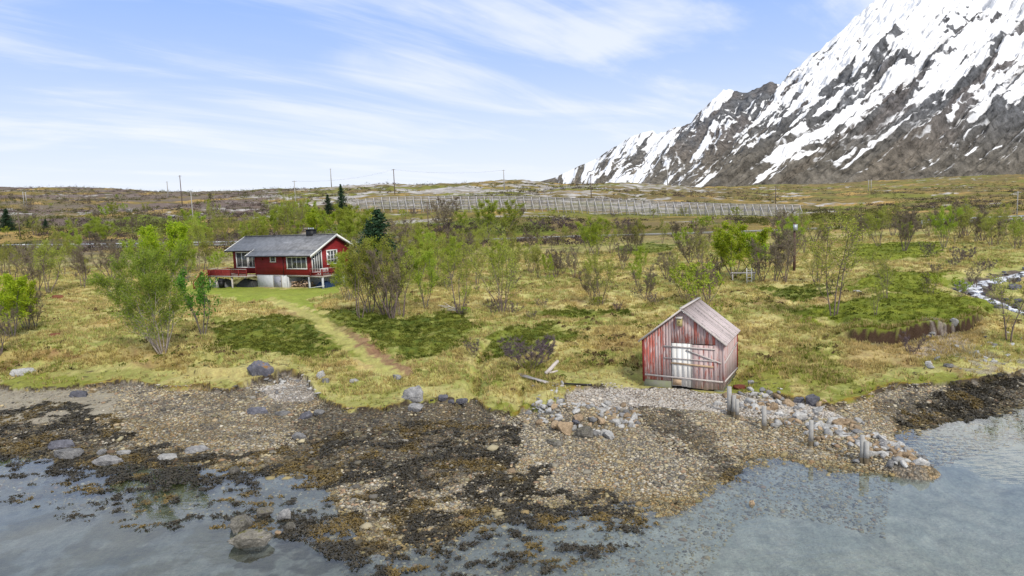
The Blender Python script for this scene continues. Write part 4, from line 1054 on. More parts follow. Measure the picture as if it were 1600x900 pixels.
# ------------------------------------------------------------------ the boathouse
def build_boathouse():
    W, Hw, Hr, L = 4.47, 2.69, 4.43, 4.34; z0 = .86
    root = empty('boathouse', (BOAT_C[0], BOAT_C[1], z0), BOAT_YAW, 'small weathered red boathouse with a half white door above the shingle slip', 'boathouse')
    h = W / 2; o = .14 + (1.0 - .86) - .14  # ground offset
    Hw += .14; Hr += .14
    top = lambda x: Hr - .10 - (Hr - Hw) * abs(x) / h
    dx0, dx1, dz = -.62, 1.70, 2.62
    fw = MB(); x = -h
    while x < h - .02:
        w = min(rng.uniform(.13, .19), h - x); xa, xb = x, x + w - .006
        za = .42 if xb < dx0 + .05 or xa > dx1 - .05 else dz
        if xa > dx1 - .05: za = .12
        j = rng.uniform(0, .012)
        fw.prism_y([(xa, za), (xb, za), (xb, top(xb)), (xa, top(xa))] if xa * xb > 0 else [(xa, za), (xb, za), (xb, top(xb)), (0, top(0)), (xa, top(xa))], -.03 - j, 0); x += w
    fw.build('front_wall', M['boat_red'], root)
    for s, nm in ((1, 'side_wall'), (-1, 'side_wall')):
        sw = MB(); y = .002
        while y < L - .02:
            w = min(rng.uniform(.14, .2), L - y); j = rng.uniform(0, .012); sw.box((s * h - .02 if s > 0 else -h - .012 - j, y, .25), (h + .012 + j if s > 0 else -h + .02, y + w - .006, top(h) - .01)); y += w
        sw.build(nm, M['boat_grey'] if s > 0 else M['boat_red'], root)
    bw = MB(); bw.prism_y([(-h + .03, .2), (h - .03, .2), (h - .03, top(h) - .04), (0, top(0) - .04), (-h + .03, top(h) - .04)], L - .05, L); bw.build('back_wall', M['boat_grey'], root)
    ins = MB(); ins.box((-h + .05, .02, .0), (h - .05, .08, 2.6)); ins.build('door_recess', M['dark'], root)
    # doors: a white one and a bare grey one, low edge worn away
    d1 = MB(); d2 = MB(); xs = [dx0 + .02, -.33, -.04, .26, .46]
    for a_, b_ in zip(xs[:-1], xs[1:]): d1.box((a_, -.045, .16 + rng.uniform(-.05, .03)), (b_ - .008, -.01, dz - .02))
    d1o = d1.build('door', M['boat_white'], root); d1o['label'] = 'white peeling boathouse door'
    pt = MB().box((dx0 + .06, -.058, .20), (-.06, -.047, .62)).build('door_patch', M['tanwood'], d1o)
    xs = [.56, .86, 1.14, 1.42, 1.68]
    for a_, b_ in zip(xs[:-1], xs[1:]): d2.box((a_, -.045, .10 + rng.uniform(-.05, .04)), (b_ - .008, -.01, dz - .06))
    d2o = d2.build('door', M['boat_grey'], root); d2o['label'] = 'bare grey and red boathouse door'
    ep = MB().box((.465, -.05, .12), (.552, -.012, dz - .04)).build('door_post', M['wood'], root)
    MB().box((1.682, -.05, .12), (1.87, -.012, dz - .03)).build('door_post', M['boat_grey'], root)
    # battens nailed across
    f = lambda x_, z_: (x_, -.075, z_)
    for a_, b_, hh, ma in ((f(-1.05, 2.42), f(1.80, 2.37), .07, 'palewood'), (f(.22, 2.25), f(2.12, 1.62), .07, 'palewood'), (f(-1.05, 1.74), f(1.85, 1.71), .05, 'palewood'), (f(-.62, 1.47), f(1.70, 1.38), .10, 'tanwood')):
        MB().bar(a_, b_, .035, hh).build('batten', M[ma], root)
    MB().bar((-h + .1, -.085, .70), (h - .02, -.085, .58), .05, .09).build('sill_batten', M['palewood'], root)
    MB().bar((h + .05, -.03, 1.62), (h + .05, L - .1, 1.98), .05, .09).build('batten', M['palewood'], root); MB().bar((h + .05, -.03, .58), (h + .05, L - .1, .42), .05, .10).build('batten', M['palewood'], root)
    for xx, yy, nm in ((-h - .004, -.05, 'red'), (h + .004, -.05, 'red'), (h + .006, L - .06, 'red')):
        MB().box((xx - .06, yy, .30), (xx + .06, yy + .10, top(h) - .03)).build('corner_post', M['redwood'] if xx < 0 or yy > 1 else M['boat_grey'], root)
    # roof
    rp = MB(); tpn = (Hr - Hw) / h; ov = .20
    for s in (-1, 1):
        y = -.2
        n = int(L / .16)
        for k in range(n + 2):
            ya = -.2 + k * (L + .4) / (n + 2); yb_ = ya + (L + .4) / (n + 2) - .006; up = .012 * (k % 2) + rng.uniform(0, .008)
            rp.prism_y([(0, Hr + up), (s * (h + ov), Hr - tpn * (h + ov) + up), (s * (h + ov), Hr - tpn * (h + ov) - .045 + up), (0, Hr - .045 + up)], ya, yb_)
    roof = rp.build('roof', M['boat_roof'], root)
    vb = MB()
    for s in (-1, 1): vb.prism_y([(s * .0, Hr + .03), (s * (h + ov + .02), Hr - tpn * (h + ov + .02) + .03), (s * (h + ov + .02), Hr - tpn * (h + ov + .02) - .09), (0, Hr - .09)], -.245, -.204)
    vb.build('bargeboard', M['palewood'], roof)
    MB().bar((0, -.24, Hr + .04), (0, L + .22, Hr + .04), .20, .04).build('ridge_board', M['palewood'], roof)
    MB().bar((.3, L * .62, Hr + .03 - tpn * .3), (h + ov, L * .56, Hr - tpn * (h + ov) + .03), .05, .035).build('roof_batten', M['palewood'], roof)
    fd = MB(); fd.box((-h + .02, -.02, -.3), (dx0 - .02, L, .40)); fd.box((dx1 + .02, -.01, -.3), (h - .02, L, .18)); fd.box((h - .3, .0, -.3), (h - .02, L, .24)); fd.build('foundation', M['concrete'], root)
    # nest box on the gable
    P = np.array([BOAT_C[0], BOAT_C[1]]) + BEX * (-.10) + BEY * (-.05)
    e = empty('nest_box', (P[0], P[1], z0 + Hr - .95), BOAT_YAW, 'small yellowish wooden nest box hanging under the boathouse gable', 'nest box')
    MB().box((-.14, -.24, 0), (.14, -.02, .42)).build('body', simple('nest_box_wood', (.42, .36, .16), .8, .2, 6), e); MB().prism_x([(-.30, .425), (.0, .50), (.0, .54), (-.30, .465)], -.17, .17).build('lid', M['palewood'], e); MB().tube([(0, -.25, .24), (0, -.2405, .24)], .045, 10).build('entrance_hole', M['dark'], e)


build_boathouse()

# ------------------------------------------------------------------ things about the boathouse
def ico(sub=1):
    import bmesh
    bm = bmesh.new(); bmesh.ops.create_icosphere(bm, subdivisions=sub, radius=1); V = np.array([v.co for v in bm.verts]); F = np.array([[v.index for v in f.verts] for f in bm.faces]); bm.free(); return V, F


I1, I2, I3, I4 = ico(1), ico(2), ico(3), ico(5)


def rock_mesh(seed, base=I3, ang=.30, flat=.7):
    V, F = base; r = np.random.default_rng(seed); U = V.copy()
    # cut by random planes for flat facets, then roughen
    for _ in range(13):
        n = r.normal(size=3); n /= np.linalg.norm(n); d = r.uniform(.42, .80); k = np.maximum(U @ n - d, 0); U = U - k[:, None] * n * .92
    s = 1 + (fbm(V[:, 0] * 2 + seed, V[:, 1] * 2 + V[:, 2] * 1.7, seed, 3) - .5) * ang
    if len(V) > 2000: s = s + (fbm(V[:, 0] * 9 + V[:, 2] * 4, V[:, 1] * 9 + seed, seed + 5, 4, .6) - .5) * .16 - .06 * sstep(.03, .0, np.abs(fbm(V[:, 0] * 2.5 + seed, V[:, 1] * 1.5 + V[:, 2] * 3, seed + 9, 3) - .5))
    U = U * s[:, None] * np.array([1, r.uniform(.65, .9), flat]); U /= np.abs(U[:, 0]).max()
    return raw_mesh('rock', U, F, smooth=False)


ROCKS = [rock_mesh(s, I4 if s < 6 else I2, .3, [.7, .55, .8, .45, .65, .75, .6, .7, .5, .8][s]) for s in range(10)]


def mat_copy(me, mat):
    key = (me.name, mat.name)
    if key not in _MC: m2 = me.copy(); m2.materials.clear(); m2.materials.append(mat); _MC[key] = m2
    return _MC[key]


_MC = {}


def boulder(px, py, w_px, h_px, mat, label, shape=0, rot=None, name='boulder', cat='rock', group=None, sink=.40):
    q = ground_px(px, py + h_px * .3)
    if H(q[:1], q[1:2])[0] < 0: q[:2] = unz(px, py + h_px * .3, 0.0)[:2]; sink = .12
    d = q[1]; w = w_px * d / FPX / 2; hgt = h_px * d / FPX
    me = ROCKS[shape]; zmax = max(v.co.z for v in me.vertices)
    q[2] = max(q[2], -.06); o = put(name, mat_copy(me, mat), None, loc=(q[0], q[1], q[2] + hgt * (.5 - sink)), rotz=rng.uniform(-.5, .5) if rot is None else rot, scale=(w, w * rng.uniform(.75, 1.0), hgt * .52 / zmax))
    if 'flat-topped' in label and 'big' in label: o.scale = (w * 1.05, w * .62, hgt * .40 / zmax); o.rotation_euler = (.06, -.10, .38)
    return tag(o, label, cat, group)


BOULDERS = [
    (40, 579, 42, 14, 'rockpale', 'flat pale grey boulder lying alone in the grass near the sandy shore', 3), (405, 573, 46, 32, 'rocklichen', 'dark blocky boulder with orange lichen on top beside the salt turf', 0),
    (648, 614, 50, 34, 'rock', 'largest grey boulder at the edge of the turf above the dark shingle', 2), (648, 636, 32, 20, 'rock', 'smaller grey boulder just below the big one on the shingle', 5),
    (500, 585, 17, 18, 'rockpale', 'rounded pale stone at the upper corner of the bleached stone patch', 4), (508, 594, 14, 12, 'rock', 'small grey stone touching the rounded pale one by the stone patch', 1),
    (554, 594, 16, 9, 'rockpale', 'pale flat stone in the middle of the light green turf', 3), (620, 588, 20, 10, 'rock', 'low grey stone in the turf uphill of the largest shore boulder', 1),
    (691, 621, 20, 14, 'rockdark', 'grey stone in the notch of the turf where the ditch meets the beach', 5), (720, 626, 24, 11, 'rockdark', 'long dark stone in the turf notch beside a grey one', 1), (703, 626, 14, 8, 'rockdark', 'little dark stone between two others in the turf notch', 4),
    (1270, 623, 34, 17, 'rockdark', 'dark rounded boulder at the landward end of the breakwater', 4), (1246, 624, 26, 12, 'rockdark', 'lower dark boulder beside the rounded one at the breakwater', 1),
    (126, 614, 38, 12, 'rockdark', 'dark slab half buried in the sandy shore', 3), (100, 692, 46, 16, 'rockdark', 'dark long rock among the weed below the sand', 3), (105, 706, 54, 20, 'rock', 'pale speckled long rock in front of a dark one among the weed', 1), (165, 718, 50, 20, 'rock', 'pale angular slab at the edge of the water', 0), (158, 706, 20, 12, 'rock', 'round stone just behind the pale angular slab', 4),
    (192, 706, 26, 10, 'rockpale', 'light stone lying beside the round one at the water edge', 1), (365, 735, 22, 14, 'rockmoss', 'lone small rock standing in the weedy shallows', 4),
    (388, 842, 76, 36, 'rockmoss', 'big flat-topped slab rising from the nearest water', 0), (374, 820, 46, 26, 'rockmoss', 'rounded wet rock right behind the flat-topped slab', 4), (412, 801, 34, 18, 'rockmoss', 'brown weedy rock behind the slab and apart from the rounded one', 5), (447, 804, 30, 20, 'rock', 'grey smooth rock outermost of the cluster behind the slab', 2), (452, 822, 20, 14, 'rockmoss', 'small rock beside the smooth grey rock in the shallows', 4), (434, 832, 14, 10, 'rocktan', 'tan little stone between slab and smooth rock', 5),
    (1174, 785, 12, 10, 'rocktan', 'lone tan stone standing in the open water off the slip', 4), (466, 680, 26, 16, 'rock', 'grey pointed rock on the shingle below the stone patch', 0), (480, 648, 30, 16, 'rockdark', 'dark leaning rock under the mossy turf edge', 2), (498, 644, 24, 14, 'rock', 'grey rock close to the dark leaning one under the mossy turf', 5), (405, 640, 40, 14, 'rockdark', 'long dark rock on the open shingle', 3), (440, 645, 30, 10, 'rock', 'low grey rock on the shingle between two darker rocks', 1),
    (800, 735, 20, 12, 'rocktan', 'tan rock at the edge of the dark weed below the cairn', 2), (865, 690, 34, 14, 'rockmoss', 'mossy low rock at the foot of the stone heap', 1), (310, 700, 40, 12, 'rock', 'flat grey slab on the shingle just above the brown weed', 3), (265, 712, 38, 10, 'rockpale', 'pale flat slab at the weed edge', 3),
    (222, 364, 12, 7, 'rockpale', 'white rounded boulder on the slope behind the big green birch', 4), (202, 329, 14, 7, 'rock', 'grey block on the crest of the first rise', 0), (268, 338, 15, 7, 'rock', 'dark split boulder on the mossy rise', 5), (375, 364, 10, 6, 'rockpale', 'white stone on the slope above the house roof', 4), (433, 342, 8, 7, 'rock', 'grey stone on the hillside above the house', 2), (1510, 322, 16, 11, 'rockdark', 'big black boulder alone on the moor above the road', 0),
    (1340, 455, 14, 6, 'rockpale', 'pale stone in the mossy flat near the thin birches', 3), (1172, 597, 14, 10, 'rock', 'grey stone in the grass beside the boathouse wall', 5),
    (1585, 448, 26, 14, 'rockdark', 'dark boulder in the middle of the white stream', 4), (1592, 436, 16, 10, 'rockdark', 'dark boulder on the near bank of the stream', 2), (1560, 478, 22, 10, 'rock', 'brownish flat rock beside the stream below the bend', 1), (1590, 470, 18, 12, 'rockdark', 'black rock at the lower stream bank', 5),
    (1490, 500, 14, 10, 'rockpale', 'pale stone fallen below the eroded bank edge', 0), (1455, 520, 12, 9, 'rock', 'grey stone under the overhanging turf', 5), (1450, 567, 14, 10, 'rockpale', 'pale stone at the foot of the eroded slope', 4), (1480, 570, 18, 8, 'rock', 'flat stone on the scree under the eroded slope', 1), (88, 523, 24, 9, 'rust', 'reddish mound of old ant hill in the straw coloured grass', 3), (92, 463, 22, 8, 'rust', 'reddish earth hump in the grass near the bare trees', 3)]
for b in BOULDERS:
    nm = 'mound' if b[4] == 'rust' else 'boulder'
    boulder(*b[:4], simple('red_earth', (.17, .065, .035), .95, .4, 4, bump=.6) if nm == 'mound' else M[b[4]], b[5], b[6], name=nm, cat='mound' if nm == 'mound' else 'rock')

# posts of the slip
POSTS = [(1140, 602, 648, 9, 'tall pale post nearest the boathouse'), (1146, 616, 650, 8, 'shorter pale post leaning on the tall one near the boathouse'), (1152, 622, 655, 7, 'slim pale post in front of the pair near the boathouse'),
         (1194, 633, 672, 9, 'single weathered post at the inner part of the breakwater'), (1267, 654, 697, 9, 'single weathered post midway along the breakwater'), (1347, 677, 723, 9, 'tall weathered post of the pair at the outer breakwater'), (1354, 688, 724, 10, 'thick short post of the pair at the outer breakwater')]
for px, pt_, pb_, w, lab in POSTS:
    q = ground_px(px, pb_); s = q[1] / FPX; hgt = (pb_ - pt_) * s; r = w * s * .42
    e = empty('mooring_post', q, 0, lab, 'post', 'posts along the boat slip'); tl = rng.normal(size=2) * .02
    MB().tube([(0, 0, .22), (tl[0] * .5, tl[1] * .5, hgt * .5), (tl[0], tl[1], hgt), (tl[0], tl[1], hgt + .004)], [r, r * .97, r * .93, r * .55], 10).build('shaft', M['polepale'], e)
    MB().tube([(0, 0, -.5), (0, 0, .24)], r * 1.06, 10).build('wet_foot', simple('wet_wood', (.11, .085, .05), .6, .3, 4), e)

# driftwood and timbers by the beach
q = ground_px(862, 582); a_ = math.radians(60)
lg = MB(); lg.tube([(-.75, 0, .05), (-.1, .05, .30), (.45, .1, .58), (.95, .12, .82)], [.15, .17, .16, .13], 9); lg.tube([(-.5, -.15, .05), (.4, -.3, .10)], [.10, .08], 7); tag(lg.build('driftwood_log', M['palewood'], loc=q, rotz=.75, scale=.72), 'pale driftwood log propped up at the edge of the purple bush', 'driftwood')
for (x0, y0, x1, y1, lab) in ((808, 584, 858, 600, 'grey weathered timber lying in the turf below the purple bush'), (815, 588, 880, 604, 'second grey timber beside the first, reaching towards the shingle'), (880, 600, 925, 603, 'thin dark plank on the turf edge next to the shingle'), (640, 0, 0, 0, None)):
    if lab is None: continue
    A_, B_ = ground_px(x0, y0), ground_px(x1, y1); tag(MB().bar(A_ + [0, 0, .03], B_ + [0, 0, .03], .20 if 'thin' not in lab else .1, .08, (0, 0, 1)).build('timber', M['wood'] if 'dark' not in lab else M['dark']), lab, 'timber')
q = ground_px(1157, 606); tag(MB().tube([(0, 0, .02), (0, 0, .10), (0, 0, .13)], [.42, .40, .30], 18).build('iron_lid', M['rust'], loc=q), 'round rusty iron lid lying in the grass beside the boathouse', 'lid')
# the old platform with ladder under the willow
q = ground_px(1165, 440); e = empty('drying_rack', q, -.3, 'low grey wooden rack with a plank top under the bright green willow', 'rack')
MB().box((-1.6, -.4, .95), (1.1, .4, 1.05)).build('top', M['palewood'], e)
for x, y in ((-1.4, -.3), (-1.4, .3), (.9, -.3), (.9, .3)): MB().box((x - .06, y - .06, -.2), (x + .06, y + .06, .949)).build('leg', M['wood'], e)
q = ground_px(1171, 444); e = empty('ladder', q, -.2, 'short white ladder leaning on the low rack under the willow', 'ladder')
for x in (-.26, .26): MB().bar((x, 0, 0), (x, .25, 1.75), .08).build('rail', M['white'], e)
for k in range(4): MB().bar((-.26, .07 + .06 * k, .35 + .38 * k), (.26, .07 + .06 * k, .35 + .38 * k), .05).build('rung', M['white'], e)


# ------------------------------------------------------------------ snow fence
def build_fence():
    top = [(540, 324), (566, 311), (600, 308), (700, 306.5), (830, 307.5), (930, 311), (1040, 315.5), (1150, 319), (1250, 320.5)]
    xs = np.linspace(548, 1250, 58); yt = np.interp(xs, [p[0] for p in top], [p[1] for p in top]); yb_ = np.interp(xs, [548, 700, 830, 930, 1040, 1150, 1250], [327, 329, 328, 331, 335, 337.5, 338.5])
    Y = np.interp(xs, [548, 800, 1000, 1250], [244, 243, 240, 236]); B = und(xs, yb_, Y); T = und(xs, yt, Y)
    root = empty('snow_fence', B[0], 0, 'long silver grey wooden snow fence standing along the foot of the hill', 'fence')
    Bl = B - B[0]; hgt = T[:, 2] - B[:, 2]
    for i in range(len(xs)):
        d = Bl[min(i + 1, len(xs) - 1)] - Bl[max(i - 1, 0)]; n = np.array([-d[1], d[0], 0]); n /= np.linalg.norm(n)
        if n[1] > 0: n = -n
        h_ = hgt[i]
        MB().bar(Bl[i] - [0, 0, 1.5], Bl[i] + [0, 0, h_], .2, .2, (1, 0, 0)).build('post', M['fencepost'], root)
        dd = d / np.linalg.norm(d); MB().bar(Bl[i] + n * (h_ * .42) + dd * 1.0 - [0, 0, .8], Bl[i] + [0, 0, h_ * .85] + n * .15, .16, .16, (1, 0, 0)).build('brace', M['fencepost'], root)
        if i < len(xs) - 1:
            m = MB(); ns = 9; p, q_ = Bl[i] - n * .12, Bl[i + 1] - n * .12
            for k in range(ns):
                f = (k + .75) / ns; m.bar(p + [0, 0, hgt[i] * f + .12], q_ + [0, 0, hgt[i + 1] * f + .12], .04, hgt[i] / ns * .64)
            m.build('slat_panel', M['fencewood'], root)


build_fence()

# ------------------------------------------------------------------ poles, wires, guard rail
POLES = [(285, 275, 322, 'dark', 'dark utility pole on the rocky rise behind the left trees'.replace('left ', '')), (263, 284, 308, 'pale', 'pale distant pole on the skyline beside a darker taller one'), (304, 300, 368, 'pale', 'pale tall pole among the green trees behind the terrace'), (463, 283, 330, 'pale', 'pale pole above the chimney of the red house'),
         (518, 263, 291, 'pale', 'thin pale pole on the skyline directly above the spruces'), (617, 265, 304, 'dark', 'dark pole with a crossarm on the bare rock over the snow fence'), (670, 315, 366, 'dark', 'dark pole in front of the snow fence'), (788, 266, 296, 'pale', 'thin pole on the skyline beside the dark knoll'), (924, 274, 313, 'dark', 'dark thin pole behind the snow fence with the mountain foot behind it'),
         (1043, 262, 286, 'pale', 'pale pole standing against the snowy slope'), (1212, 290, 318, 'dark', 'short dark pole beyond the end of the snow fence'), (32, 334, 371, 'dark', 'dark pole beside the road near the dark spruces'), (1589, 299, 338, 'pale', 'pale pole behind the guard rail')]
tops = {}
for px, yt, yb_, k, lab in POLES:
    q = ground_px(px, yb_); s = q[1] / FPX; h_ = max((yb_ - yt) * s, 5); e = empty('utility_pole', q, 0, lab, 'pole', 'wooden utility poles'); r = max(.12, .75 * s)
    MB().tube([(0, 0, -1), (0, 0, h_ * .5), (0, 0, h_)], [r, r * .9, r * .75], 8).build('pole', M['polewood' if k == 'dark' else 'polepale'], e)
    MB().bar((-.9, 0, h_ - .35), (.9, 0, h_ - .35), .14, .14).build('crossarm', M['polewood' if k == 'dark' else 'polepale'], e)
    tops[px] = q + [0, 0, h_ - .2]
for px, yt, yb_, lab in ((40, 300, 322, 'twin pale pole frame on the far hillside above the road'), (1359, 281, 299, 'twin pale pole frame on the moor under the mountain')):
    q = ground_px(px, yb_); s = q[1] / FPX; h_ = (yb_ - yt) * s; e = empty('pole_frame', q, 0, lab, 'pole')
    for sx in (-1, 1): MB().tube([(sx * 2.0 * s, 0, -1), (sx * 2.0 * s, 0, h_)], .5 * s, 8).build('pole', M['polepale'], e)
    MB().bar((-4 * s, 0, h_ * .93), (4 * s, 0, h_ * .93), .4 * s).build('crossarm', M['polepale'], e)
q = ground_px(1241, 422); s = q[1] / FPX; h_ = 74 * s; e = empty('utility_pole', q, 0, 'dark red-brown pole with a grey box near its top, standing in the heath', 'pole', 'wooden utility poles')
MB().tube([(0, 0, -1), (0, 0, h_)], [.17, .13], 10).build('pole', simple('brown_pole', (.10, .055, .05), .85, .3, 4), e); MB().box((-.22, -.42, h_ - .95), (.22, -.14, h_ - .2)).build('junction_box', M['galv'], e)
tops[1241] = q + [0, 0, h_ - .1]
for a_, b_, lab in ((463, 617, 'thin black cable climbing to the pole with a crossarm'), (617, 788, 'thin black cable sagging from the crossarm pole towards the dark knoll')):
    P, Q = tops[a_], tops[b_]; t = np.linspace(0, 1, 14)[:, None]; L = P * (1 - t) + Q * t - np.array([0, 0, 1.]) * 4 * t * (1 - t) * np.linalg.norm(P - Q) * .025
    mb = MB(); [mb.tube(L + [o_, 0, 0], .011, 4, False) for o_ in (-.7, .7)]; tag(mb.build('overhead_cable', M['wire']), lab, 'cable')


def guard(i0, i1, off, label):
    L = ROAD[i0:i1].copy(); T = np.gradient(L[:, :2], axis=0); T /= np.linalg.norm(T, axis=1)[:, None]; L[:, :2] += np.stack([T[:, 1], -T[:, 0]], 1) * off
    e = empty('guard_rail', L[0], 0, label, 'guard rail'); Q = L - L[0]
    m = MB()
    for k in range(len(Q) - 1): m.bar(Q[k] + [0, 0, .75], Q[k + 1] + [0, 0, .75], .06, .32)
    m.build('rail', M['galv'], e)
    for k in range(len(Q)): MB().box(tuple(Q[k] + [-.06, -.06, -.4]), tuple(Q[k] + [.06, .06, .88])).build('post', M['galv'], e)


guard(19, 30, 3.7, 'grey steel guard rail along the road behind the bare trees'); guard(56, 72, 3.7, 'grey steel guard rail along the road above the stream')

# ------------------------------------------------------------------ trees
def grow(seed, height, stems=5, spread=.45, lean=(0, 0), branches=6, twigs=5, leaves=3000, leaf=.10, leaf_r=.055, base_r=.05, start=.25, bare=False, up=.5, crook=.12, bsp=1.0):
    r = np.random.default_rng(seed); tv, tf, n = [], [], 0; wv, wf, wn = [], [], 0; tips = []
    def addt(path, rad, sides):
        nonlocal n
        V, F = tube(path, rad, sides); tv.append(V); tf.append(F + n); n += len(V)
    def addw(path, rad):
        nonlocal wn
        V, F = tube(path, rad, 3); wv.append(V); wf.append(F + wn); wn += len(V)
    for s in range(stems):
        az = 2 * math.pi * (s + r.uniform(-.35, .35)) / stems; out = spread * r.uniform(.45, 1.15) if stems > 1 else .06; L = height * r.uniform(.78, 1.02); K = 8
        p = np.zeros((K, 3)); p[0] = [.10 * height * .25 * math.cos(az) * (stems > 1), .10 * height * .25 * math.sin(az) * (stems > 1), -.25]
        d = np.array([math.cos(az) * out + lean[0], math.sin(az) * out + lean[1], 1.0]); d /= np.linalg.norm(d)
        for k in range(1, K):
            p[k] = p[k - 1] + d * (L + .25) / (K - 1); d = d + r.normal(size=3) * crook * np.array([1, 1, .4]) + np.array([0, 0, up * .16]); d /= np.linalg.norm(d)
        r0 = base_r * height / 5 * r.uniform(.7, 1.1); rad = r0 * np.linspace(1, .12, K) ** .9; addt(p, rad, 6)
        for b in range(branches):
            f = start + (1 - start) * (b + r.uniform(.1, .9)) / branches; i = min(int(f * (K - 1)), K - 2); t = f * (K - 1) - i; q = p[i] * (1 - t) + p[i + 1] * t
            a2 = r.uniform(0, 2 * math.pi); sd = (p[i + 1] - p[i]) / np.linalg.norm(p[i + 1] - p[i]); dd = sd * r.uniform(.55, 1.0) + np.array([math.cos(a2), math.sin(a2), .25]) * r.uniform(.5, .9) * bsp; dd /= np.linalg.norm(dd)
            Lb = height * r.uniform(.18, .36) * (1.1 - .6 * f); bp = np.zeros((5, 3)); bp[0] = q
            for k in range(1, 5): bp[k] = bp[k - 1] + dd * Lb / 4; dd = dd + r.normal(size=3) * .16 + np.array([0, 0, .10]); dd /= np.linalg.norm(dd)
            rb = max(r0 * (1 - f) * .55, .012 * height / 5); addt(bp, rb * np.linspace(1, .2, 5), 4)
            for w in range(twigs):
                u = r.uniform(.25, 1.0) * 4; i2 = min(int(u), 3); q2 = bp[i2] + (bp[i2 + 1] - bp[i2]) * (u - i2); d2 = dd * .7 + r.normal(size=3) * .55 + np.array([0, 0, .35]); d2 /= np.linalg.norm(d2); Lt = height * r.uniform(.07, .15)
                tp_ = np.array([q2, q2 + d2 * Lt * .5 + r.normal(size=3) * .02, q2 + d2 * Lt + r.normal(size=3) * .03]); addw(tp_, np.array([.009, .007, .004]) * height / 5)
                for g in np.linspace(.2, 1, 4): tips.append(q2 + d2 * Lt * g)
    tips = np.array(tips)
    trunk = raw_mesh('trunk', np.concatenate(tv + ([] if bare else wv)), np.concatenate(tf + ([] if bare else [f + n for f in wf])), smooth=True)
    if bare:
        # a haze of finest twigs and buds, plus the twigs themselves
        c = tips[r.integers(0, len(tips), leaves)]; V2, F2, k = [], [], 0
        d = r.normal(size=(leaves, 3)) + [0, 0, .7]; d /= np.linalg.norm(d, axis=1)[:, None]; ln = height * r.uniform(.03, .08, leaves)[:, None]; sd = np.cross(d, r.normal(size=(leaves, 3))); sd /= np.linalg.norm(sd, axis=1)[:, None]; wd = leaf * .14 * height / 5
        A = c - d * ln * .3; B = c + d * ln * .7; V = np.stack([A - sd * wd, A + sd * wd, B], 1).reshape(-1, 3); F = np.arange(leaves * 3).reshape(-1, 3)
        Vw = np.concatenate(wv); crown = raw_mesh('crown', np.concatenate([Vw, V]), [np.concatenate(wf), F + len(Vw)])
    else:
        pz = np.clip(tips[:, 2] / height, .02, 1) ** 1.3; pz /= pz.sum()
        V, F = leaf_quads(r, tips[r.choice(len(tips), leaves, p=pz)] + r.normal(size=(leaves, 3)) * leaf_r * height * .35, leaf)
        crown = raw_mesh('crown', V, F)
    for me in (trunk, crown):
        pass
    return trunk, crown


def leaf_quads(r, c, size):
    n = len(c); u = r.normal(size=(n, 3)); u /= np.linalg.norm(u, axis=1)[:, None]; w = np.cross(u, r.normal(size=(n, 3))); w /= np.linalg.norm(w, axis=1)[:, None]; s = (size * r.uniform(.6, 1.3, n))[:, None]
    V = np.stack([c - u * s * .6, c + w * s * .38, c + u * s * .6, c - w * s * .38], 1).reshape(-1, 3); return V, np.arange(n * 4).reshape(-1, 4)


def spruce(seed, height=6.0, rad=1.5):
    r = np.random.default_rng(seed); c = []; V, F = tube(np.array([[0, 0, -.3], [0, 0, height * .5], [0, 0, height]]), np.array([.11, .07, .012]), 7); tr = raw_mesh('trunk', V, F, smooth=True)
    PV, n = [], 0
    for k in range(34):
        f = k / 34; z = height * (.06 + .93 * f); R = rad * (1 - f) ** .85 * r.uniform(.7, 1.15) + .06
        for b in range(int(7 + 5 * (1 - f))):
            a = r.uniform(0, 6.283); d = np.array([math.cos(a), math.sin(a), -.22 + .5 * f]); L = R * r.uniform(.7, 1.1)
            for t in np.linspace(.12, 1, int(4 + 9 * (1 - f))):
                q = np.array([0, 0, z]) + d * L * t + np.array([0, 0, -.10 * t * t * L + .12 * t ** 4 * L]) + r.normal(size=3) * .04; c.append(q)
    c = np.repeat(np.array(c), 3, 0); c = c + r.normal(size=c.shape) * .06; V, F = leaf_quads(r, c, .15); return tr, raw_mesh('crown', V, F)


KINDS = {}
def kind(nm, h0, protos, bark, leafm):
    for t, c in protos: t.materials.append(M[bark]); c.materials.append(M[leafm])
    KINDS[nm] = (h0, protos)


kind('green', 5.0, [grow(11, 5, 5, .38, branches=6, twigs=6, leaves=12240, leaf=.075), grow(12, 5, 4, .30, branches=7, twigs=6, leaves=11475, leaf=.075), grow(13, 5, 6, .45, branches=6, twigs=5, leaves=13005, leaf=.075)], 'bark', 'lf_green')
kind('bright', 5.0, [grow(21, 5, 6, .50, branches=7, twigs=6, leaves=14365, leaf=.10, up=.7), grow(22, 5, 5, .42, branches=7, twigs=6, leaves=12376, leaf=.10)], 'bark', 'lf_bright')
kind('olive', 5.0, [grow(31, 5, 4, .30, branches=7, twigs=7, leaves=5325, leaf=.07), grow(32, 5, 6, .42, branches=6, twigs=7, leaves=5607, leaf=.07), grow(33, 5, 3, .22, branches=8, twigs=7, leaves=4765, leaf=.07), grow(34, 5, 7, .48, branches=6, twigs=6, leaves=6167, leaf=.07)], 'barkpurple', 'lf_olive')
kind('bare', 5.0, [grow(41, 5, 5, .38, branches=7, twigs=8, leaves=6000, leaf=.09, bare=True), grow(42, 5, 7, .42, branches=6, twigs=8, leaves=6800, leaf=.09, bare=True), grow(43, 5, 3, .25, branches=8, twigs=8, leaves=5200, leaf=.09, bare=True)], 'barkpurple', 'lf_brown')
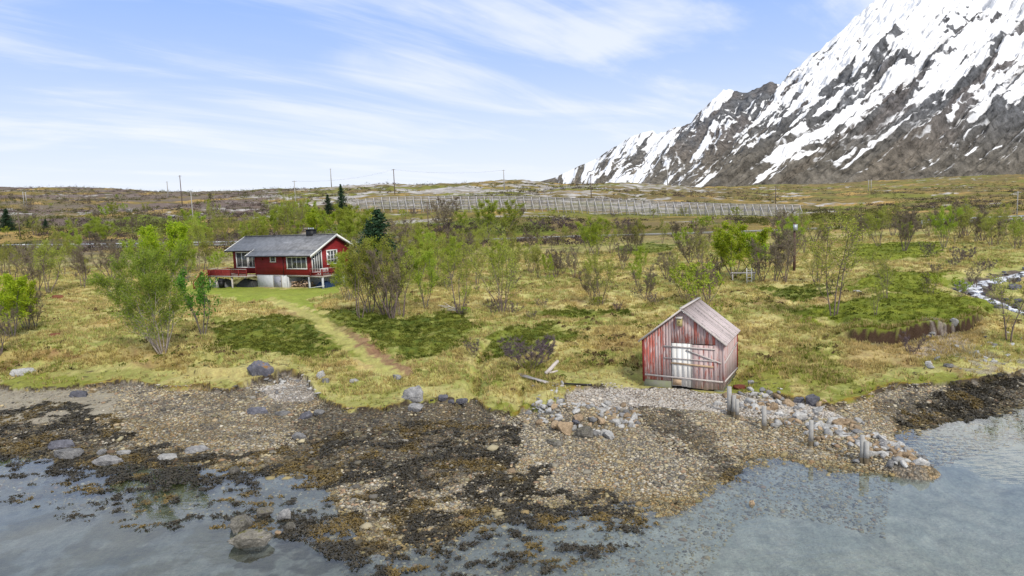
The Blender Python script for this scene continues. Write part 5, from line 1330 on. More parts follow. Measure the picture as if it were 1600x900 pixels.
kind('thin', 5.0, [grow(51, 5, 3, .13, branches=9, twigs=6, leaves=2202, leaf=.075, start=.2, base_r=.045, crook=.05, bsp=.75), grow(52, 5, 2, .10, branches=10, twigs=6, leaves=1802, leaf=.075, start=.2, base_r=.045, crook=.05, bsp=.75)], 'barkpurple', 'lf_olive')
kind('shrub', 1.6, [grow(61, 1.6, 9, .75, branches=4, twigs=7, leaves=5400, leaf=.11, bare=True, base_r=.05), grow(62, 1.6, 8, .65, branches=4, twigs=7, leaves=4680, leaf=.11, bare=True, base_r=.05)], 'barkpurple', 'lf_purple')
kind('gshrub', 1.8, [grow(71, 1.8, 8, .6, branches=4, twigs=5, leaves=1000, leaf=.085, base_r=.05), grow(72, 1.8, 7, .7, branches=4, twigs=5, leaves=900, leaf=.085, base_r=.05)], 'barkpurple', 'lf_green')
kind('spruce', 6.0, [spruce(81, 6.0, 2.1), spruce(82, 6.0, 1.8)], 'bark', 'lf_spruce')
kind('big', 7.6, [grow(91, 7.6, 8, .46, (-.20, 0), branches=9, twigs=8, leaves=46000, leaf=.085, leaf_r=.05, base_r=.042, start=.15, up=.45)], 'barkpale', 'lf_big')
kind('rowan', 4.0, [grow(95, 4.0, 4, .26, branches=8, twigs=5, leaves=2600, leaf=.12, leaf_r=.07, start=.3, base_r=.06)], 'bark', 'lf_rowan')


def tree(kd, px, pb, ptop, label, group, name, cat='tree', wide=1.0, pi=None, rot=None, far=None):
    q = ground_px(px, pb) if far is None else far
    h0, protos = KINDS[kd]; s = max((pb - ptop) * q[1] / FPX, .3) / h0 * 1.0
    t, c = protos[int(rng.integers(len(protos))) if pi is None else pi]
    e = empty(name, (q[0], q[1], q[2]), rng.uniform(0, 6.28) if rot is None else rot, label, cat, group); wide *= 1.12 if kd != 'big' else 1; e.scale = (s * wide, s * wide, s)
    put('trunk', t, None, e); put('crown', c, None, e)
    return e


GR = dict(green='green birches on the heath', bright='bright green willows', olive='half leafed birches', bare='leafless birches', thin='slender birches', shrub='low bare bushes', gshrub='low green bushes', spruce='dark spruces', big=None, rowan=None)
NM = dict(green='birch_tree', bright='willow_tree', olive='birch_tree', bare='birch_tree', thin='birch_tree', shrub='bare_bush', gshrub='leafy_bush', spruce='spruce_tree', big='birch_tree', rowan='rowan_tree')
TREES = [
    ('big', 254, 552, 396, 'biggest green birch, leaning seaward over the bank below the house', .92), ('rowan', 317, 524, 428, 'young rowan with fresh green leaves and pale stems beside the brown scar', .9),
    ('bright', 18, 527, 424, 'bright yellow-green willow at the edge of the straw meadow', 1.0), ('bright', 42, 515, 432, 'smaller bright green willow leaning against a larger one', .8), ('bare', 55, 512, 458, 'small bare tree at the foot of the bright willows', 1), ('bare', 0, 552, 478, 'dark bare tree in front of the bright willows', .9),
    ('olive', 76, 457, 378, 'many-stemmed brown birch above the reddish hump', 1.0), ('bare', 58, 456, 388, 'bare birch just beside the many-stemmed brown birch', .9), ('bare', 130, 450, 385, 'lone bare birch with dark stems on the straw slope', .9), ('olive', 22, 440, 384, 'half leafed birch behind the bright willows', 1), ('olive', 100, 430, 382, 'half leafed birch between the brown birch and the road', 1),
    ('bright', 262, 440, 346, 'tall yellow-green birch rising behind the biggest birch', .85), ('green', 228, 432, 368, 'green birch hidden behind the biggest birch', 1), ('olive', 310, 424, 342, 'tall olive birch around the pale pole', .7), ('olive', 288, 430, 352, 'olive birch next to the terrace stairs', .7), ('green', 338, 425, 398, 'low green bush beside the terrace railing', 1.0),
    ('green', 142, 382, 345, 'round green bush on the far side of the road', 1.3), ('green', 165, 384, 350, 'wide green bush beside a dark thicket beyond the road', 1.3), ('bare', 155, 386, 362, 'dark thicket under the green bushes beyond the road', 1.6), ('gshrub', 340, 412, 392, 'bright low bush behind the terrace', 1.2), ('gshrub', 356, 408, 388, 'bright low bush touching the house corner', 1.2),
    ('olive', 438, 372, 316, 'olive birch over the middle of the house roof', 1), ('olive', 462, 372, 305, 'tall pale olive birch beside the chimney', .7), ('bright', 500, 380, 332, 'fresh green birch behind the chimney', 1.1), ('green', 535, 384, 328, 'broad green birch behind the gable', 1.2), ('green', 560, 388, 330, 'green birch touching the tall spruce', 1.1), ('green', 515, 380, 340, 'dense green birch behind the roof ridge', 1.2), ('olive', 405, 365, 335, 'olive bush on the slope above the roof', 1.2), ('olive', 350, 370, 335, 'olive birch on the slope behind the roof end', 1.1), ('olive', 375, 372, 344, 'low olive birch behind the roof end', 1.2),
    ('spruce', 594, 410, 326, 'tallest dark spruce beside the gable of the house', 1.5), ('spruce', 578, 398, 345, 'shorter dark spruce nestled against the tallest one', 1.4), ('spruce', 514, 338, 304, 'dark pointed spruce on the hillside above the house', 1.0), ('spruce', 535, 334, 288, 'tall sparse spruce rising over the skyline', .8), ('spruce', 482, 345, 318, 'dark small spruce among the olive birches', 1.1), ('spruce', 12, 360, 326, 'wide dark spruce at the far road side', 1.4), ('spruce', 45, 356, 342, 'small dark spruce in the roadside row', 1.2), ('spruce', 72, 356, 342, 'dark round spruce at the end of the roadside row', 1.4),
    ('olive', 562, 496, 390, 'many-stemmed birch nearest the path below the gable', .95), ('green', 578, 488, 384, 'green crowned birch beside the path', .9), ('olive', 603, 492, 376, 'dense many-stemmed birch with white curved feet', .95), ('bare', 612, 497, 392, 'bare stems in front of the dense birch clump', .8), ('olive', 628, 494, 396, 'birch with bent pale foot at the end of the clump', .9), ('green', 545, 470, 400, 'green birch covering the end of the gable deck', 1.0),
    ('green', 665, 482, 392, 'slender green birch with a white stem', .8), ('olive', 718, 490, 396, 'green-grey birch over white fallen branches', 1.0), ('olive', 785, 488, 378, 'dark-stemmed birch in the middle of the heath', .8), ('bare', 702, 420, 358, 'purple bare birch in the thicket', .9), ('bare', 728, 416, 366, 'broad purple bare birch in the thicket', 1.1), ('bare', 700, 352, 310, 'purple bare tree in front of the fence', 1.2), ('bare', 690, 362, 318, 'second purple bare tree in front of the fence', 1.1), ('green', 760, 372, 318, 'green birch in front of the fence', 1.1), ('green', 790, 370, 320, 'round green birch in front of the fence', 1.3), ('green', 722, 362, 332, 'small green birch under the purple trees', 1.0),
    ('olive', 640, 390, 340, 'olive birch beyond the dark pole', 1.1), ('bare', 625, 395, 345, 'brown bare birch beside the tall spruce', 1.2), ('olive', 660, 400, 350, 'olive birch in front of the dark pole', 1.0), ('green', 700, 450, 380, 'light green birch in the thicket below the road', .9), ('olive', 745, 445, 385, 'grey-green birch in the thicket below the road', .9), ('olive', 680, 440, 372, 'tall grey birch in the thicket', .8), ('green', 655, 445, 385, 'yellow-green birch in the thicket', 1.),
    ('bare', 830, 396, 360, 'short bare birch near the road', 1.), ('bare', 868, 434, 392, 'dark bare birch on the straw grass', 1.), ('bare', 880, 428, 402, 'small dark birch beside the dark bare one', 1.), ('thin', 880, 392, 358, 'slender birch standing before the road', 1.2), ('bare', 862, 392, 366, 'grey leafless birch before the road', 1.), ('green', 932, 400, 346, 'leafy olive birch with dark trunk by the road', 1.1), ('green', 920, 396, 352, 'green birch at the road', 1.), ('olive', 955, 396, 350, 'half leafed birch in the roadside row', 1.), ('bare', 985, 392, 350, 'grey bare birch in the roadside row', 1.), ('olive', 1000, 392, 346, 'tall thin birch in the roadside row', .9), ('bare', 1058, 384, 346, 'purple grey birch standing alone by the road', 1.1), ('olive', 1035, 380, 350, 'olive birch beside the lone purple birch', 1.),
    ('olive', 938, 476, 404, 'many-stemmed brown-green birch in the middle heath', .9), ('bare', 925, 470, 420, 'purple stems beside the middle heath birch', .9), ('bare', 1010, 470, 418, 'bare birch uphill of the boathouse', .9), ('bare', 1078, 412, 370, 'purple bare willow on the heath', 1.2), ('bare', 1092, 405, 362, 'purple tall bare willow on the heath', 1.), ('gshrub', 1075, 470, 410, 'bright green bush behind the boathouse roof', 1.), ('gshrub', 1095, 478, 405, 'tall bright green bush at the boathouse roof', .9), ('bare', 1105, 470, 410, 'grey leafless tree beside the bright bush', .9),
    ('bright', 1148, 434, 356, 'broad bright green willow above the ladder', 1.25), ('bright', 1180, 430, 360, 'second broad bright green willow grown into the first', 1.2), ('bare', 1190, 440, 378, 'bare purple tree beside the bright willows', .9), ('bare', 1212, 440, 360, 'tall bare stems beside the brown pole', .8), ('bare', 1226, 440, 370, 'bare thicket at the foot of the brown pole', .9),
    ('thin', 1303, 492, 350, 'tall slender birch with grey twin stems on the mossy flat', 1.25), ('olive', 1276, 442, 384, 'grey-green birch behind the tall slender birch', 1.0), ('olive', 1272, 378, 338, 'round olive birch near the road end of the heath', 1.2), ('thin', 1320, 368, 320, 'slim olive birch rising over the road', 1.4), ('bare', 1345, 378, 336, 'many-stemmed pale birch in front of the road', 1.2), ('olive', 1330, 376, 342, 'half leafed many-stemmed birch at the road', 1.1), ('olive', 1395, 368, 322, 'leafy tall birch at the road', 1.), ('bare', 1417, 376, 330, 'round grey leafless birch at the road', 1.3), ('olive', 1450, 370, 334, 'yellow-green birch near the guard rail', 1.), ('bare', 1474, 372, 330, 'dark stems near the guard rail', 1.), ('olive', 1500, 372, 330, 'green crowned birch in front of the guard rail', 1.), ('bare', 1525, 378, 332, 'dark trunk birch in front of the guard rail', 1.), ('olive', 1548, 384, 336, 'leaning birch above the stream', 1.2), ('bare', 1560, 382, 344, 'grey birch above the stream', 1.2), ('olive', 1588, 390, 345, 'olive birch behind the stream bend', 1.2), ('olive', 1535, 376, 330, 'olive bush in front of the guard rail', 1.2),
    ('thin', 1385, 466, 398, 'pair of slim dark birches on the mossy flat', 1.4), ('thin', 1368, 492, 440, 'small thin birch on the mossy flat', 1.2), ('thin', 1578, 532, 426, 'thin bare birch by the lower stream', 1.3), ('bare', 1240, 400, 362, 'bare purple tree beyond the brown pole', 1.), ('gshrub', 1455, 460, 425, 'grey-green bush on the stream bank', 1.2), ('gshrub', 1325, 425, 405, 'light bush on the mossy terrace', 1.),
    ('shrub', 828, 574, 522, 'spreading purple-brown bush behind the driftwood log', 1.5), ('shrub', 845, 568, 530, 'purple bush against the green mound above the driftwood', 1.4), ('shrub', 740, 556, 528, 'small bare bush beside the little ditch', 1.0), ('shrub', 800, 560, 535, 'low purple twigs in front of the green mound', 1.5), ('shrub', 1425, 555, 518, 'dry bush on the eroded slope', 1.0), ('shrub', 1560, 465, 446, 'dark heather bush at the stream', 1.2),
    ('shrub', 62, 415, 392, 'brown scrub below the road near the poles', 1.5), ('shrub', 720, 492, 470, 'bare twigs among white fallen branches', 1.0)]
for T_ in TREES:
    kd, px, pb, pt_, lab, wd = T_
    tree(kd, px, pb, pt_, lab, GR[kd], NM[kd], 'bush' if kd in ('shrub', 'gshrub') else 'tree', wd, rot=0.0 if kd == 'big' else None)
# many more that nothing tells apart
r2 = np.random.default_rng(99)
def scatter(n, x0, x1, y0, y1, kinds, hm, label, group, name, cat, wide=1.1):
    for _ in range(n):
        px, py = r2.uniform(x0, x1), r2.uniform(y0, y1); q = ground_px(px, py)
        rd, _t = segdist(q[:1], q[1:2], ROAD); hq = (q[0] - HOUSE_A[0]) * HEX[0] + (q[1] - HOUSE_A[1]) * HEX[1]; hy = (q[0] - HOUSE_A[0]) * HEY[0] + (q[1] - HOUSE_A[1]) * HEY[1]
        if rd[0] < 5 or (-22 < hq < 6 and -14 < hy < 10): continue
        h_ = r2.uniform(*hm); kd = kinds[int(r2.integers(len(kinds)))]; h0, pr = KINDS[kd]; t, c = pr[int(r2.integers(len(pr)))]
        e = empty(name, tuple(q), r2.uniform(0, 6.28), label, cat, group); s = h_ / h0; e.scale = (s * wide * r2.uniform(.8, 1.2),) * 2 + (s,); put('trunk', t, None, e); put('crown', c, None, e)


scatter(26, 600, 800, 375, 440, ['bare', 'olive', 'olive', 'green', 'green'], (3.4, 5.6), 'birch in the dense thicket between the house and the dark pole', 'birches of the dense thicket', 'birch_tree', 'tree', 1.0)
scatter(26, 800, 1130, 372, 450, ['bare', 'green', 'olive', 'olive'], (2.2, 4.6), 'thin small birch scattered over the open heath below the road', 'small birches of the open heath', 'birch_tree', 'tree', .9)
scatter(30, 640, 1130, 430, 500, ['shrub', 'shrub', 'gshrub'], (.7, 1.4), 'knee-high bush dotted over the open heath', 'low bushes of the open heath', 'heath_bush', 'bush', 1.2)
scatter(18, 0, 330, 392, 445, ['olive', 'bare', 'green', 'olive'], (3.4, 6.4), 'half leafed birch in the belt below the road near the big birch', 'birches of the belt below the road', 'birch_tree', 'tree', 1.0)
scatter(30, 280, 580, 345, 392, ['olive', 'green', 'green', 'olive'], (4.5, 8.0), 'birch on the wooded slope behind the red house', 'birches behind the house', 'birch_tree', 'tree', 1.1)
scatter(22, 1180, 1600, 352, 400, ['olive', 'bare', 'green', 'thin'], (3.2, 6.5), 'bare or budding birch in the row before the road above the mossy flat', 'birches before the road', 'birch_tree', 'tree', 1.0)
scatter(26, 560, 1240, 336, 362, ['bare', 'olive', 'shrub', 'gshrub'], (1.5, 4.0), 'low scrubby birch at the foot of the snow fence', 'scrub at the snow fence', 'birch_bush', 'bush', 1.3)
scatter(20, 0, 340, 310, 372, ['bare', 'olive', 'green'], (2.5, 5.5), 'scrubby birch on the hillside across the road', 'birches on the hillside across the road', 'birch_tree', 'tree', 1.3)
scatter(14, 1420, 1600, 400, 470, ['shrub', 'gshrub', 'bare'], (.8, 2.2), 'low bush along the stream banks', 'bushes of the stream banks', 'stream_bush', 'bush', 1.2)

# fallen white branches
for px, py, lab in ((720, 488, 'white bleached branches lying under the grey-green birch'), (288, 436, 'pale dead branch leaning beside the grill')):
    q = ground_px(px, py); m = MB(); rr = np.random.default_rng(px)
    for k in range(6): a_ = rr.uniform(0, 6.28); d_ = np.array([math.cos(a_), math.sin(a_) * .5, rr.uniform(.05, .5)]); m.tube([np.zeros(3) + [0, 0, .05], d_ * 1.0 + [0, 0, .1], d_ * 2.0 + rr.normal(size=3) * .15], [.05, .04, .012], 5)
    tag(m.build('dead_branch', M['palewood'], loc=q), lab, 'branch')


# ------------------------------------------------------------------ stones: the heap, the breakwater, loose stones
STH = [M['rockpale'], M['rockpale'], M['rock'], M['rockpale'], M['rocktan']]
STC = [M['rock'], M['rockpale'], M['rocktan'], M['rockpale'], M['rockpale'], M['rocktan'], M['rock']]
def stone_at(x, y, size, name, label, group, mats, zoff=.1, flat=1.0):
    z = float(H(np.array([x]), np.array([y]))[0]); mt = mats[int(r2.integers(len(mats)))]
    o = put(name, mat_copy(ROCKS[int(r2.integers(6, 10)) if size < .35 else int(r2.integers(0, 6))], mt), None, loc=(x, y, z + size * zoff), scale=(size, size * r2.uniform(.8, 1.1), size * flat * r2.uniform(.8, 1.2)))
    o.rotation_euler = (r2.normal() * .35, r2.normal() * .35, r2.uniform(0, 6.28)); return tag(o, label, 'stone', group)


for px, py, s, m_, lab in ((915, 682, .62, 'rockmoss', 'biggest boulder of the stone heap, mossy and split'), (886, 676, .52, 'rocktan', 'slanting tan slab beside the biggest boulder of the heap'), (870, 668, .42, 'rocktan', 'flat tan stone at the flank of the heap'), (905, 656, .34, 'rocktan', 'rounded tan stone on top of the heap'), (898, 663, .30, 'rockdark', 'dark round stone in the middle of the heap'), (940, 662, .38, 'rocktan', 'brown rounded stone on the seaward shoulder of the heap'), (925, 660, .30, 'rock', 'grey stone between the brown and the dark ones on the heap'), (951, 684, .42, 'rockpale', 'pale bluish slab lying at the foot of the heap')):
    q = ground_px(px, py); tag(put('stone', mat_copy(ROCKS[int(r2.integers(0, 6))], M[m_]), None, loc=q + [0, 0, .14], rotz=r2.uniform(0, 6), scale=(s, s * .85, s)), lab, 'stone', 'stones of the heap')
for _ in range(190):
    a_ = r2.uniform(0, 6.28); rr = r2.uniform(0, 1) ** .6; stone_at(CAIRN[0] + math.cos(a_) * rr * 3.0 + .3, CAIRN[1] + math.sin(a_) * rr * 2.4 + .6, r2.uniform(.10, .26), 'heap_stone', 'fist to head sized stone piled in the loose heap on the shingle', 'small stones of the heap', STH)
for _ in range(240):
    L = GROYNE if r2.uniform() < .55 else GROYNE2; t = r2.uniform(0, len(L) - 1); i = int(t); p = L[i] * (1 - (t - i)) + L[min(i + 1, len(L) - 1)] * (t - i)
    stone_at(p[0] + r2.normal() * .55, p[1] + r2.normal() * .6, r2.uniform(.12, .30) * (1 if r2.uniform() < .85 else 1.4), 'breakwater_stone', 'rounded stone stacked in the low breakwater beside the slip', 'stones of the breakwater', STC + [M['rocktan']])
for px0, px1, py0, py1, n, lab, gr in ((400, 500, 592, 622, 34, 'bleached stone in the pale patch above the shingle', 'stones of the pale patch'), (1440, 1600, 520, 578, 30, 'pale scree stone below the eroded bank', 'scree stones'), (800, 880, 596, 640, 14, 'small stone scattered on the cut turf near the timbers', 'stones near the timbers')):
    for _ in range(n):
        q = ground_px(r2.uniform(px0, px1), r2.uniform(py0, py1)); stone_at(q[0], q[1], r2.uniform(.09, .24), {'stones of the pale patch': 'bleached_stone', 'scree stones': 'scree_stone', 'stones of the stream': 'stream_stone'}.get(gr, 'shore_stone'), lab, gr, [M['rockdark'], M['rock']] if 'stream' in lab else [M['rockpale'], M['rock'], M['rockpale']], flat=.8)


for _ in range(90):
    k_ = r2.uniform(12, len(STREAM) - 14); i_ = int(k_); p = STREAM[i_] * (1 - k_ + i_) + STREAM[i_ + 1] * (k_ - i_); w_ = STREAM_W[i_]
    if abs(p[0] / p[1]) > .78: continue
    o_ = r2.choice([-1, 1]) * w_ * r2.uniform(.55, 1.7) if r2.uniform() < .8 else r2.normal() * .3; t_ = STREAM[i_ + 1] - STREAM[i_]; t_ /= np.linalg.norm(t_[:2])
    stone_at(p[0] - t_[1] * o_, p[1] + t_[0] * o_, r2.uniform(.14, .42), 'stream_stone', 'dark wet stone in or beside the stream', 'stones of the stream', [M['rockdark'], M['rock'], M['rockmoss']], flat=.8, zoff=.25)


# ------------------------------------------------------------------ stuff nobody could count
def inst_mesh(name, base, P, S, R, colors, squash=1.0, jit=None):
    """copies of a small shape written into one mesh"""
    V0, F0 = base; n = len(P); c, s = np.cos(R), np.sin(R)
    V = np.repeat(V0[None], n, 0)
    if jit is not None: V = V + jit.normal(size=V.shape) * .16
    V = V * S[:, None, :]; x = V[..., 0] * c[:, None] - V[..., 1] * s[:, None]; y = V[..., 0] * s[:, None] + V[..., 1] * c[:, None]
    V = np.stack([x, y, V[..., 2]], -1) + P[:, None, :]; F = (F0[None] + (np.arange(n) * len(V0))[:, None, None]).reshape(-1, F0.shape[1])
    return raw_mesh(name, V.reshape(-1, 3), F, np.repeat(colors, len(V0), 0))


def shore_points(n, seed, pxr=(-250, 1850), lo=-3.0):
    r = np.random.default_rng(seed); a = r.uniform((pxr[0] - 800) / FPX, (pxr[1] - 800) / FPX, n); yw = np.interp(a, WA, WY); yg = np.interp(a, GA, GY)
    u = r.uniform(0, 1, n); Y = (yw + lo) + u * (yg - yw - lo + .4); X = a * Y; Z = H(X, Y); g = Y - yg; return r, X, Y, Z, g


def build_pebbles():
    r, X, Y, Z, g = shore_points(190000, 301, lo=-5)
    wob = (fbm(X * .55, Y * .55, 3, 3) - .5) * 2.0; yg = np.interp(X / Y, GA, GY) + wob * .55
    wd = weed_density(X, Y); sand = np.zeros(len(X), bool)
    for p in SAND: sand |= inpoly(X, Y, p)
    keep = (Y < yg + .1) & (r.uniform(0, 1, len(X)) > wd * .75) & (~sand | (r.uniform(0, 1, len(X)) < .12)) & ((Z > -.05) | (r.uniform(0, 1, len(X)) < .25))
    bx = (X - BOAT_C[0]) * BEX[0] + (Y - BOAT_C[1]) * BEX[1]; by = (X - BOAT_C[0]) * BEY[0] + (Y - BOAT_C[1]) * BEY[1]
    keep &= ~((np.abs(bx) < 2.2) & (by > 0) & (by < 4.4)); X, Y, Z = X[keep], Y[keep], Z[keep]; n = len(X)
    pal = np.zeros(n)
    for p in PALEG: pal = np.maximum(pal, inpoly(X, Y, p))
    drk = np.zeros(n)
    for p in DARKG: drk = np.maximum(drk, inpoly(X + (fbm(X, Y, 9, 2) - .5) * 3, Y + (fbm(X, Y, 10, 2) - .5) * 3, p))
    left = sstep(-.05, -.25, X / Y)
    s = np.exp(r.normal(np.log(.040), .45, n)) * (1 + .9 * left * (r.uniform(0, 1, n) < .06)); s = np.minimum(s, .34)
    palette = np.array([(.28, .265, .225), (.35, .325, .265), (.22, .215, .205), (.33, .27, .18), (.40, .34, .22), (.44, .42, .375), (.12, .115, .11), (.28, .20, .14), (.27, .25, .17), (.37, .335, .235), (.16, .155, .14), (.20, .19, .165)]); pw = palette[r.integers(0, len(palette), n)]
    pw = pw * r.uniform(.75, 1.2, (n, 1)) * np.array([1.08, 1.03, .93]); pw = lerp(pw, np.array([.55, .52, .49]) * r.uniform(.8, 1.15, (n, 1)), (pal * .65)[:, None]); pw = pw * lerp(1, .38, np.clip(drk * (r.uniform(0, 1, n) < .85) + .7 * left * (fbm(X * .6, Y * 1.2, 77, 4) > .52) * (r.uniform(0, 1, n) < .8), 0, 1))[:, None]
    wet = sstep(.10, .0, Z); pw = pw * (1 - .35 * wet)[:, None] * lerp(np.ones(3), np.array([1.05, .98, .75]), wet[:, None])
    S = np.stack([s, s * r.uniform(.65, .95, n), s * r.uniform(.28, .55, n)], 1)
    P = np.stack([X, Y, Z + S[:, 2] * .25], 1); me = inst_mesh('pebbles', I1, P, S, r.uniform(0, 6.28, n), pw, jit=r)
    tag(put('beach_pebbles', me, M['stone']), 'grey, tan and ochre pebbles covering the beach', 'pebbles', kind='stuff')


build_pebbles()


def build_weed():
    r, X, Y, Z, g = shore_points(150000, 302, lo=-7)
    wd = weed_density(X, Y); nz = fbm(X * .8, Y * 1.1, 83, 4)
    # weed afloat off the shore
    a = X / Y; off = (Y < np.interp(a, WA, WY) - .2); p2 = unz(np.array([-100., 650, 1150, 1250]), np.array([760., 900, 860, 740]), 0)
    fl = np.zeros(len(X))
    for p in (polyworld([(340, 740), (520, 800), (620, 850), (800, 800), (1020, 790), (1080, 830), (900, 880), (800, 930), (300, 930), (320, 850)], 0), polyworld([(-50, 740), (250, 740), (340, 800), (250, 850), (60, 800), (-50, 790)], 0)): fl = np.maximum(fl, inpoly(X + (nz - .5) * 3, Y, p))
    fl = fl * sstep(.535, .60, fbm(X * .9, Y * 2.0, 88, 3) * .5 + fbm(X * 2.4, Y * 4.0, 89, 3) * .5)
    keep = r.uniform(0, 1, len(X)) < np.maximum(wd * .62, fl * .5); X, Y, Z = X[keep], Y[keep], np.maximum(Z[keep], -.015); n = len(X)
    # each tuft: a crumpled mat of little fronds
    k = 8; c = np.repeat(np.stack([X, Y, Z], 1), k, 0); m = n * k; rad = np.repeat(r.uniform(.06, .16, n), k)
    an = r.uniform(0, 6.28, m); rr = r.uniform(0, 1, m) ** .6 * rad; c[:, 0] += np.cos(an) * rr; c[:, 1] += np.sin(an) * rr; c[:, 2] += r.uniform(.0, .07, m) * (1 - rr / rad * .7) + .008
    d = np.stack([np.cos(an + r.normal(size=m) * .6), np.sin(an + r.normal(size=m) * .6), r.normal(size=m) * .35], 1); sd = np.stack([-d[:, 1], d[:, 0], r.normal(size=m) * .4], 1); L = r.uniform(.03, .085, m)[:, None]
    V = np.stack([c - d * L, c + sd * L * .4, c + d * L, c - sd * L * .4], 1).reshape(-1, 3)
    oc = sstep(.52, .64, fbm(X * .6, Y * .6, 91, 3)); base = lerp(np.array([.040, .033, .020]), np.array([.165, .11, .025]), (oc * r.uniform(.4, 1, n))[:, None]); col = np.repeat(base, k * 4, 0)
    tag(put('seaweed', raw_mesh('seaweed', V, np.arange(m * 4).reshape(-1, 4), col), M['weed']), 'dark brown and ochre seaweed lying on the tidal shore', 'seaweed', kind='stuff')


build_weed()


def build_tufts():
    r = np.random.default_rng(303); n = 180000
    a = r.uniform((-260 - 800) / FPX, (1900 - 800) / FPX, n); yg = np.interp(a, GA, GY); u = r.uniform(0, 1, n)
    Y = np.exp(lerp(np.log(yg + .2), math.log(135), u)); X = a * Y; Z = H(X, Y)
    ok = np.ones(n, bool); sd, st = segdist(X, Y, STREAM); ok &= sd > 3.2
    bx = (X - BOAT_C[0]) * BEX[0] + (Y - BOAT_C[1]) * BEX[1]; by = (X - BOAT_C[0]) * BEY[0] + (Y - BOAT_C[1]) * BEY[1]; ok &= ~((np.abs(bx) < 2.3) & (by > -.4) & (by < 4.5))
    hx = (X - HOUSE_A[0]) * HEX[0] + (Y - HOUSE_A[1]) * HEX[1]; hy = (X - HOUSE_A[0]) * HEY[0] + (Y - HOUSE_A[1]) * HEY[1]; ok &= ~((hx > -20.5) & (hx < 2.5) & (hy > -1.8) & (hy < 8.3))
    pd, _ = segdist(X, Y, PATH); ok &= pd > 1.2
    for p in LAWN: ok &= ~inpoly(X, Y, p)
    g = Y - yg; ok &= (g > 3.2) | (r.uniform(0, 1, n) < .12); qs = Y - np.interp(a, SCA, SCY); edge = (a > .5) & (np.abs(qs) < 1.1) & (a < SCA[-1])
    cl = fbm(X * .7, Y * .7, 95, 3); ok &= r.uniform(0, 1, n) < sstep(.30, .58, cl) * .9 + .12
    ea = r.uniform(SCA[0], SCA[-1], 1500); ey = np.interp(ea, SCA, SCY) + r.uniform(.35, .9, 1500) * np.where(r.uniform(0, 1, 1500) < .6, 1, -1.6)
    ok &= ~edge
    X, Y, Z = np.r_[X[ok], ea * ey], np.r_[Y[ok], ey], np.r_[Z[ok], H(ea * ey, ey)]; n = len(X); col, _s = ground_color(X, Y, Z); heath = np.zeros(n, bool)
    for p in HEATH: heath |= inpoly(X, Y, p)
    k = 6; m = n * k; sc = np.repeat(np.where(heath, .5, .9) * r.uniform(.6, 1.25, n) * (1 + .006 * (Y - 50)), k); c = np.repeat(np.stack([X, Y, Z], 1), k, 0)
    an = r.uniform(0, 6.28, m); c[:, 0] += np.cos(an) * .09 * sc; c[:, 1] += np.sin(an) * .09 * sc; c[:, 2] -= .03
    tip = np.stack([np.cos(an) * r.uniform(.04, .26, m), np.sin(an) * r.uniform(.04, .26, m), r.uniform(.12, .34, m)], 1) * sc[:, None]; sdv = np.stack([-np.sin(an), np.cos(an), np.zeros(m)], 1) * (.05 * sc)[:, None]
    V = np.stack([c - sdv, c + sdv, c + tip], 1).reshape(-1, 3)
    tint = col * r.uniform(1.1, 1.65, (n, 1)); dry = (r.uniform(0, 1, n) < .5) & ~heath; tint[heath] *= .8; tint[dry] = np.array([.50, .40, .17]) * r.uniform(.8, 1.2, (dry.sum(), 1))
    tag(put('grass', raw_mesh('grass', V, np.arange(m * 3).reshape(-1, 3), np.repeat(tint, k * 3, 0)), M['veg']), 'tussocks of straw coloured and green grass with heather', 'grass', kind='stuff')


build_tufts()


def build_scrub():
    r = np.random.default_rng(304); n = 16000
    a = r.uniform(-1.05, 1.05, n); Y = np.exp(r.uniform(math.log(150), math.log(620), n)); X = a * Y; Z = H(X, Y)
    d = fbm(X * .022, Y * .03, 96, 4) + .10 * sstep(-.25, -.45, a) - .05 * sstep(-.4, -.2, a) * sstep(.35, .15, a) * sstep(230, 280, Y); rd, _ = segdist(X, Y, ROAD[::3])
    d = d + .13 * ((Y > 182) & (Y < 226) & (a > -.5) & (a < .5)); F0 = (Y > 222) & (Y < 252) & (a > -.26) & (a < .44); ok = (d > .50) & (rd > 6) & ~F0; X, Y, Z, a = X[ok], Y[ok], Z[ok], a[ok]; n = len(X)
    k = 26; m = n * k; h_ = np.repeat(r.uniform(.7, 2.4, n) * (1 + .25 * sstep(-.2, -.4, a)), k); c = np.repeat(np.stack([X, Y, Z], 1), k, 0)
    p = r.normal(size=(m, 3)) * np.array([.42, .42, .28]) * h_[:, None]; p[:, 2] = np.abs(p[:, 2]) + .15 * h_; c = c + p
    V, F = leaf_quads(r, c, .38); t = fbm(X * .05, Y * .05, 97, 3); b = lerp(np.array([.115, .085, .08]), np.array([.135, .14, .035]), sstep(.45, .6, t)[:, None]); b = lerp(b, np.array([.06, .07, .02]), ((r.uniform(0, 1, n) < .2) * .8)[:, None]); b = b * r.uniform(.75, 1.25, (n, 1))
    tag(put('hill_scrub', raw_mesh('hill_scrub', V, F, np.repeat(b, k * 4, 0)), M['veg']), 'brown and olive birch scrub spread over the far hills', 'scrub', kind='stuff')


build_scrub()


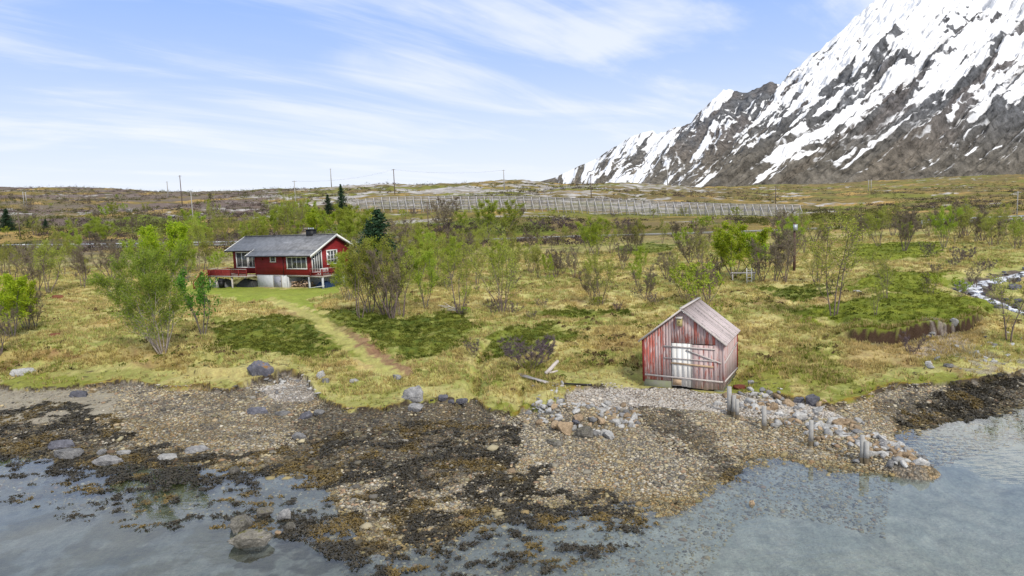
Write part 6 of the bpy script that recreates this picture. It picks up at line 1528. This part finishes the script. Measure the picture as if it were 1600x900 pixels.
def build_heather():
    r = np.random.default_rng(305); n = 42000
    a = r.uniform((-200 - 800) / FPX, (1800 - 800) / FPX, n); yg = np.interp(a, GA, GY); Y = np.exp(lerp(np.log(yg + 2.5), math.log(165), r.uniform(0, 1, n))); X = a * Y
    hm = np.zeros(n, bool); wx = X + (fbm(X * .5, Y * .5, 121, 4) - .5) * 4.5; wy = Y + (fbm(X * .5, Y * .5, 122, 4) - .5) * 4.5
    for p in HEATH: hm |= inpoly(wx, wy, p)
    mossy = np.zeros(n, bool)
    for p in HEATH[4:7]: mossy |= inpoly(wx, wy, p)
    hm &= ~mossy | (r.uniform(0, 1, n) < .3)
    free = sstep(.55, .66, fbm(X * .16, Y * .16, 161, 4) * .6 + fbm(X * .7, Y * .7, 162, 3) * .4)
    pd, _ = segdist(X, Y, PATH); sd, _ = segdist(X, Y, STREAM); rd, _ = segdist(X, Y, ROAD[::3])
    ok = (r.uniform(0, 1, n) < np.where(hm, .42, free * .30 * ~mossy)) & (pd > 1.5) & (sd > 3) & (rd > 6)
    qs = Y - np.interp(a, SCA, SCY); ok &= ~((a > .47) & (a < SCA[-1]) & (qs > -2.5) & (qs < .3))
    for p in LAWN: ok &= ~inpoly(X, Y, p)
    bx = (X - BOAT_C[0]) * BEX[0] + (Y - BOAT_C[1]) * BEX[1]; by = (X - BOAT_C[0]) * BEY[0] + (Y - BOAT_C[1]) * BEY[1]; ok &= ~((np.abs(bx) < 2.8) & (by > -.8) & (by < 5))
    hx = (X - HOUSE_A[0]) * HEX[0] + (Y - HOUSE_A[1]) * HEX[1]; hy = (X - HOUSE_A[0]) * HEY[0] + (Y - HOUSE_A[1]) * HEY[1]; ok &= ~((hx > -21) & (hx < 3.5) & (hy > -4) & (hy < 9))
    X, Y, hm = X[ok], Y[ok], hm[ok]; Z = H(X, Y); n = len(X); k = 24; m = n * k
    R_ = np.repeat(r.uniform(.16, .42, n) * np.where(hm, .9, 1.0), k); hh = np.repeat(r.uniform(.10, .26, n), k)
    an = r.uniform(0, 6.283, m); q = r.uniform(0, 1, m) ** .5; c = np.repeat(np.stack([X, Y, Z], 1), k, 0); c[:, 0] += np.cos(an) * q * R_; c[:, 1] += np.sin(an) * q * R_; c[:, 2] += hh * (1 - q ** 2) * r.uniform(.5, 1, m) + .015
    V, F = leaf_quads(r, c, .13); t = fbm(X * .3, Y * .3, 163, 3)
    b = lerp(np.array([.095, .12, .02]), np.array([.20, .215, .04]), sstep(.4, .62, t)[:, None]); br = (~hm) & (r.uniform(0, 1, n) < .5); b[br] = np.array([.15, .10, .055]); b = b * r.uniform(.75, 1.25, (n, 1))
    tag(put('heather', raw_mesh('heather', V, F, np.repeat(b, k * 4, 0)), M['veg']), 'dark green and brown heather and crowberry mats on the heath', 'heather', kind='stuff')


build_heather()
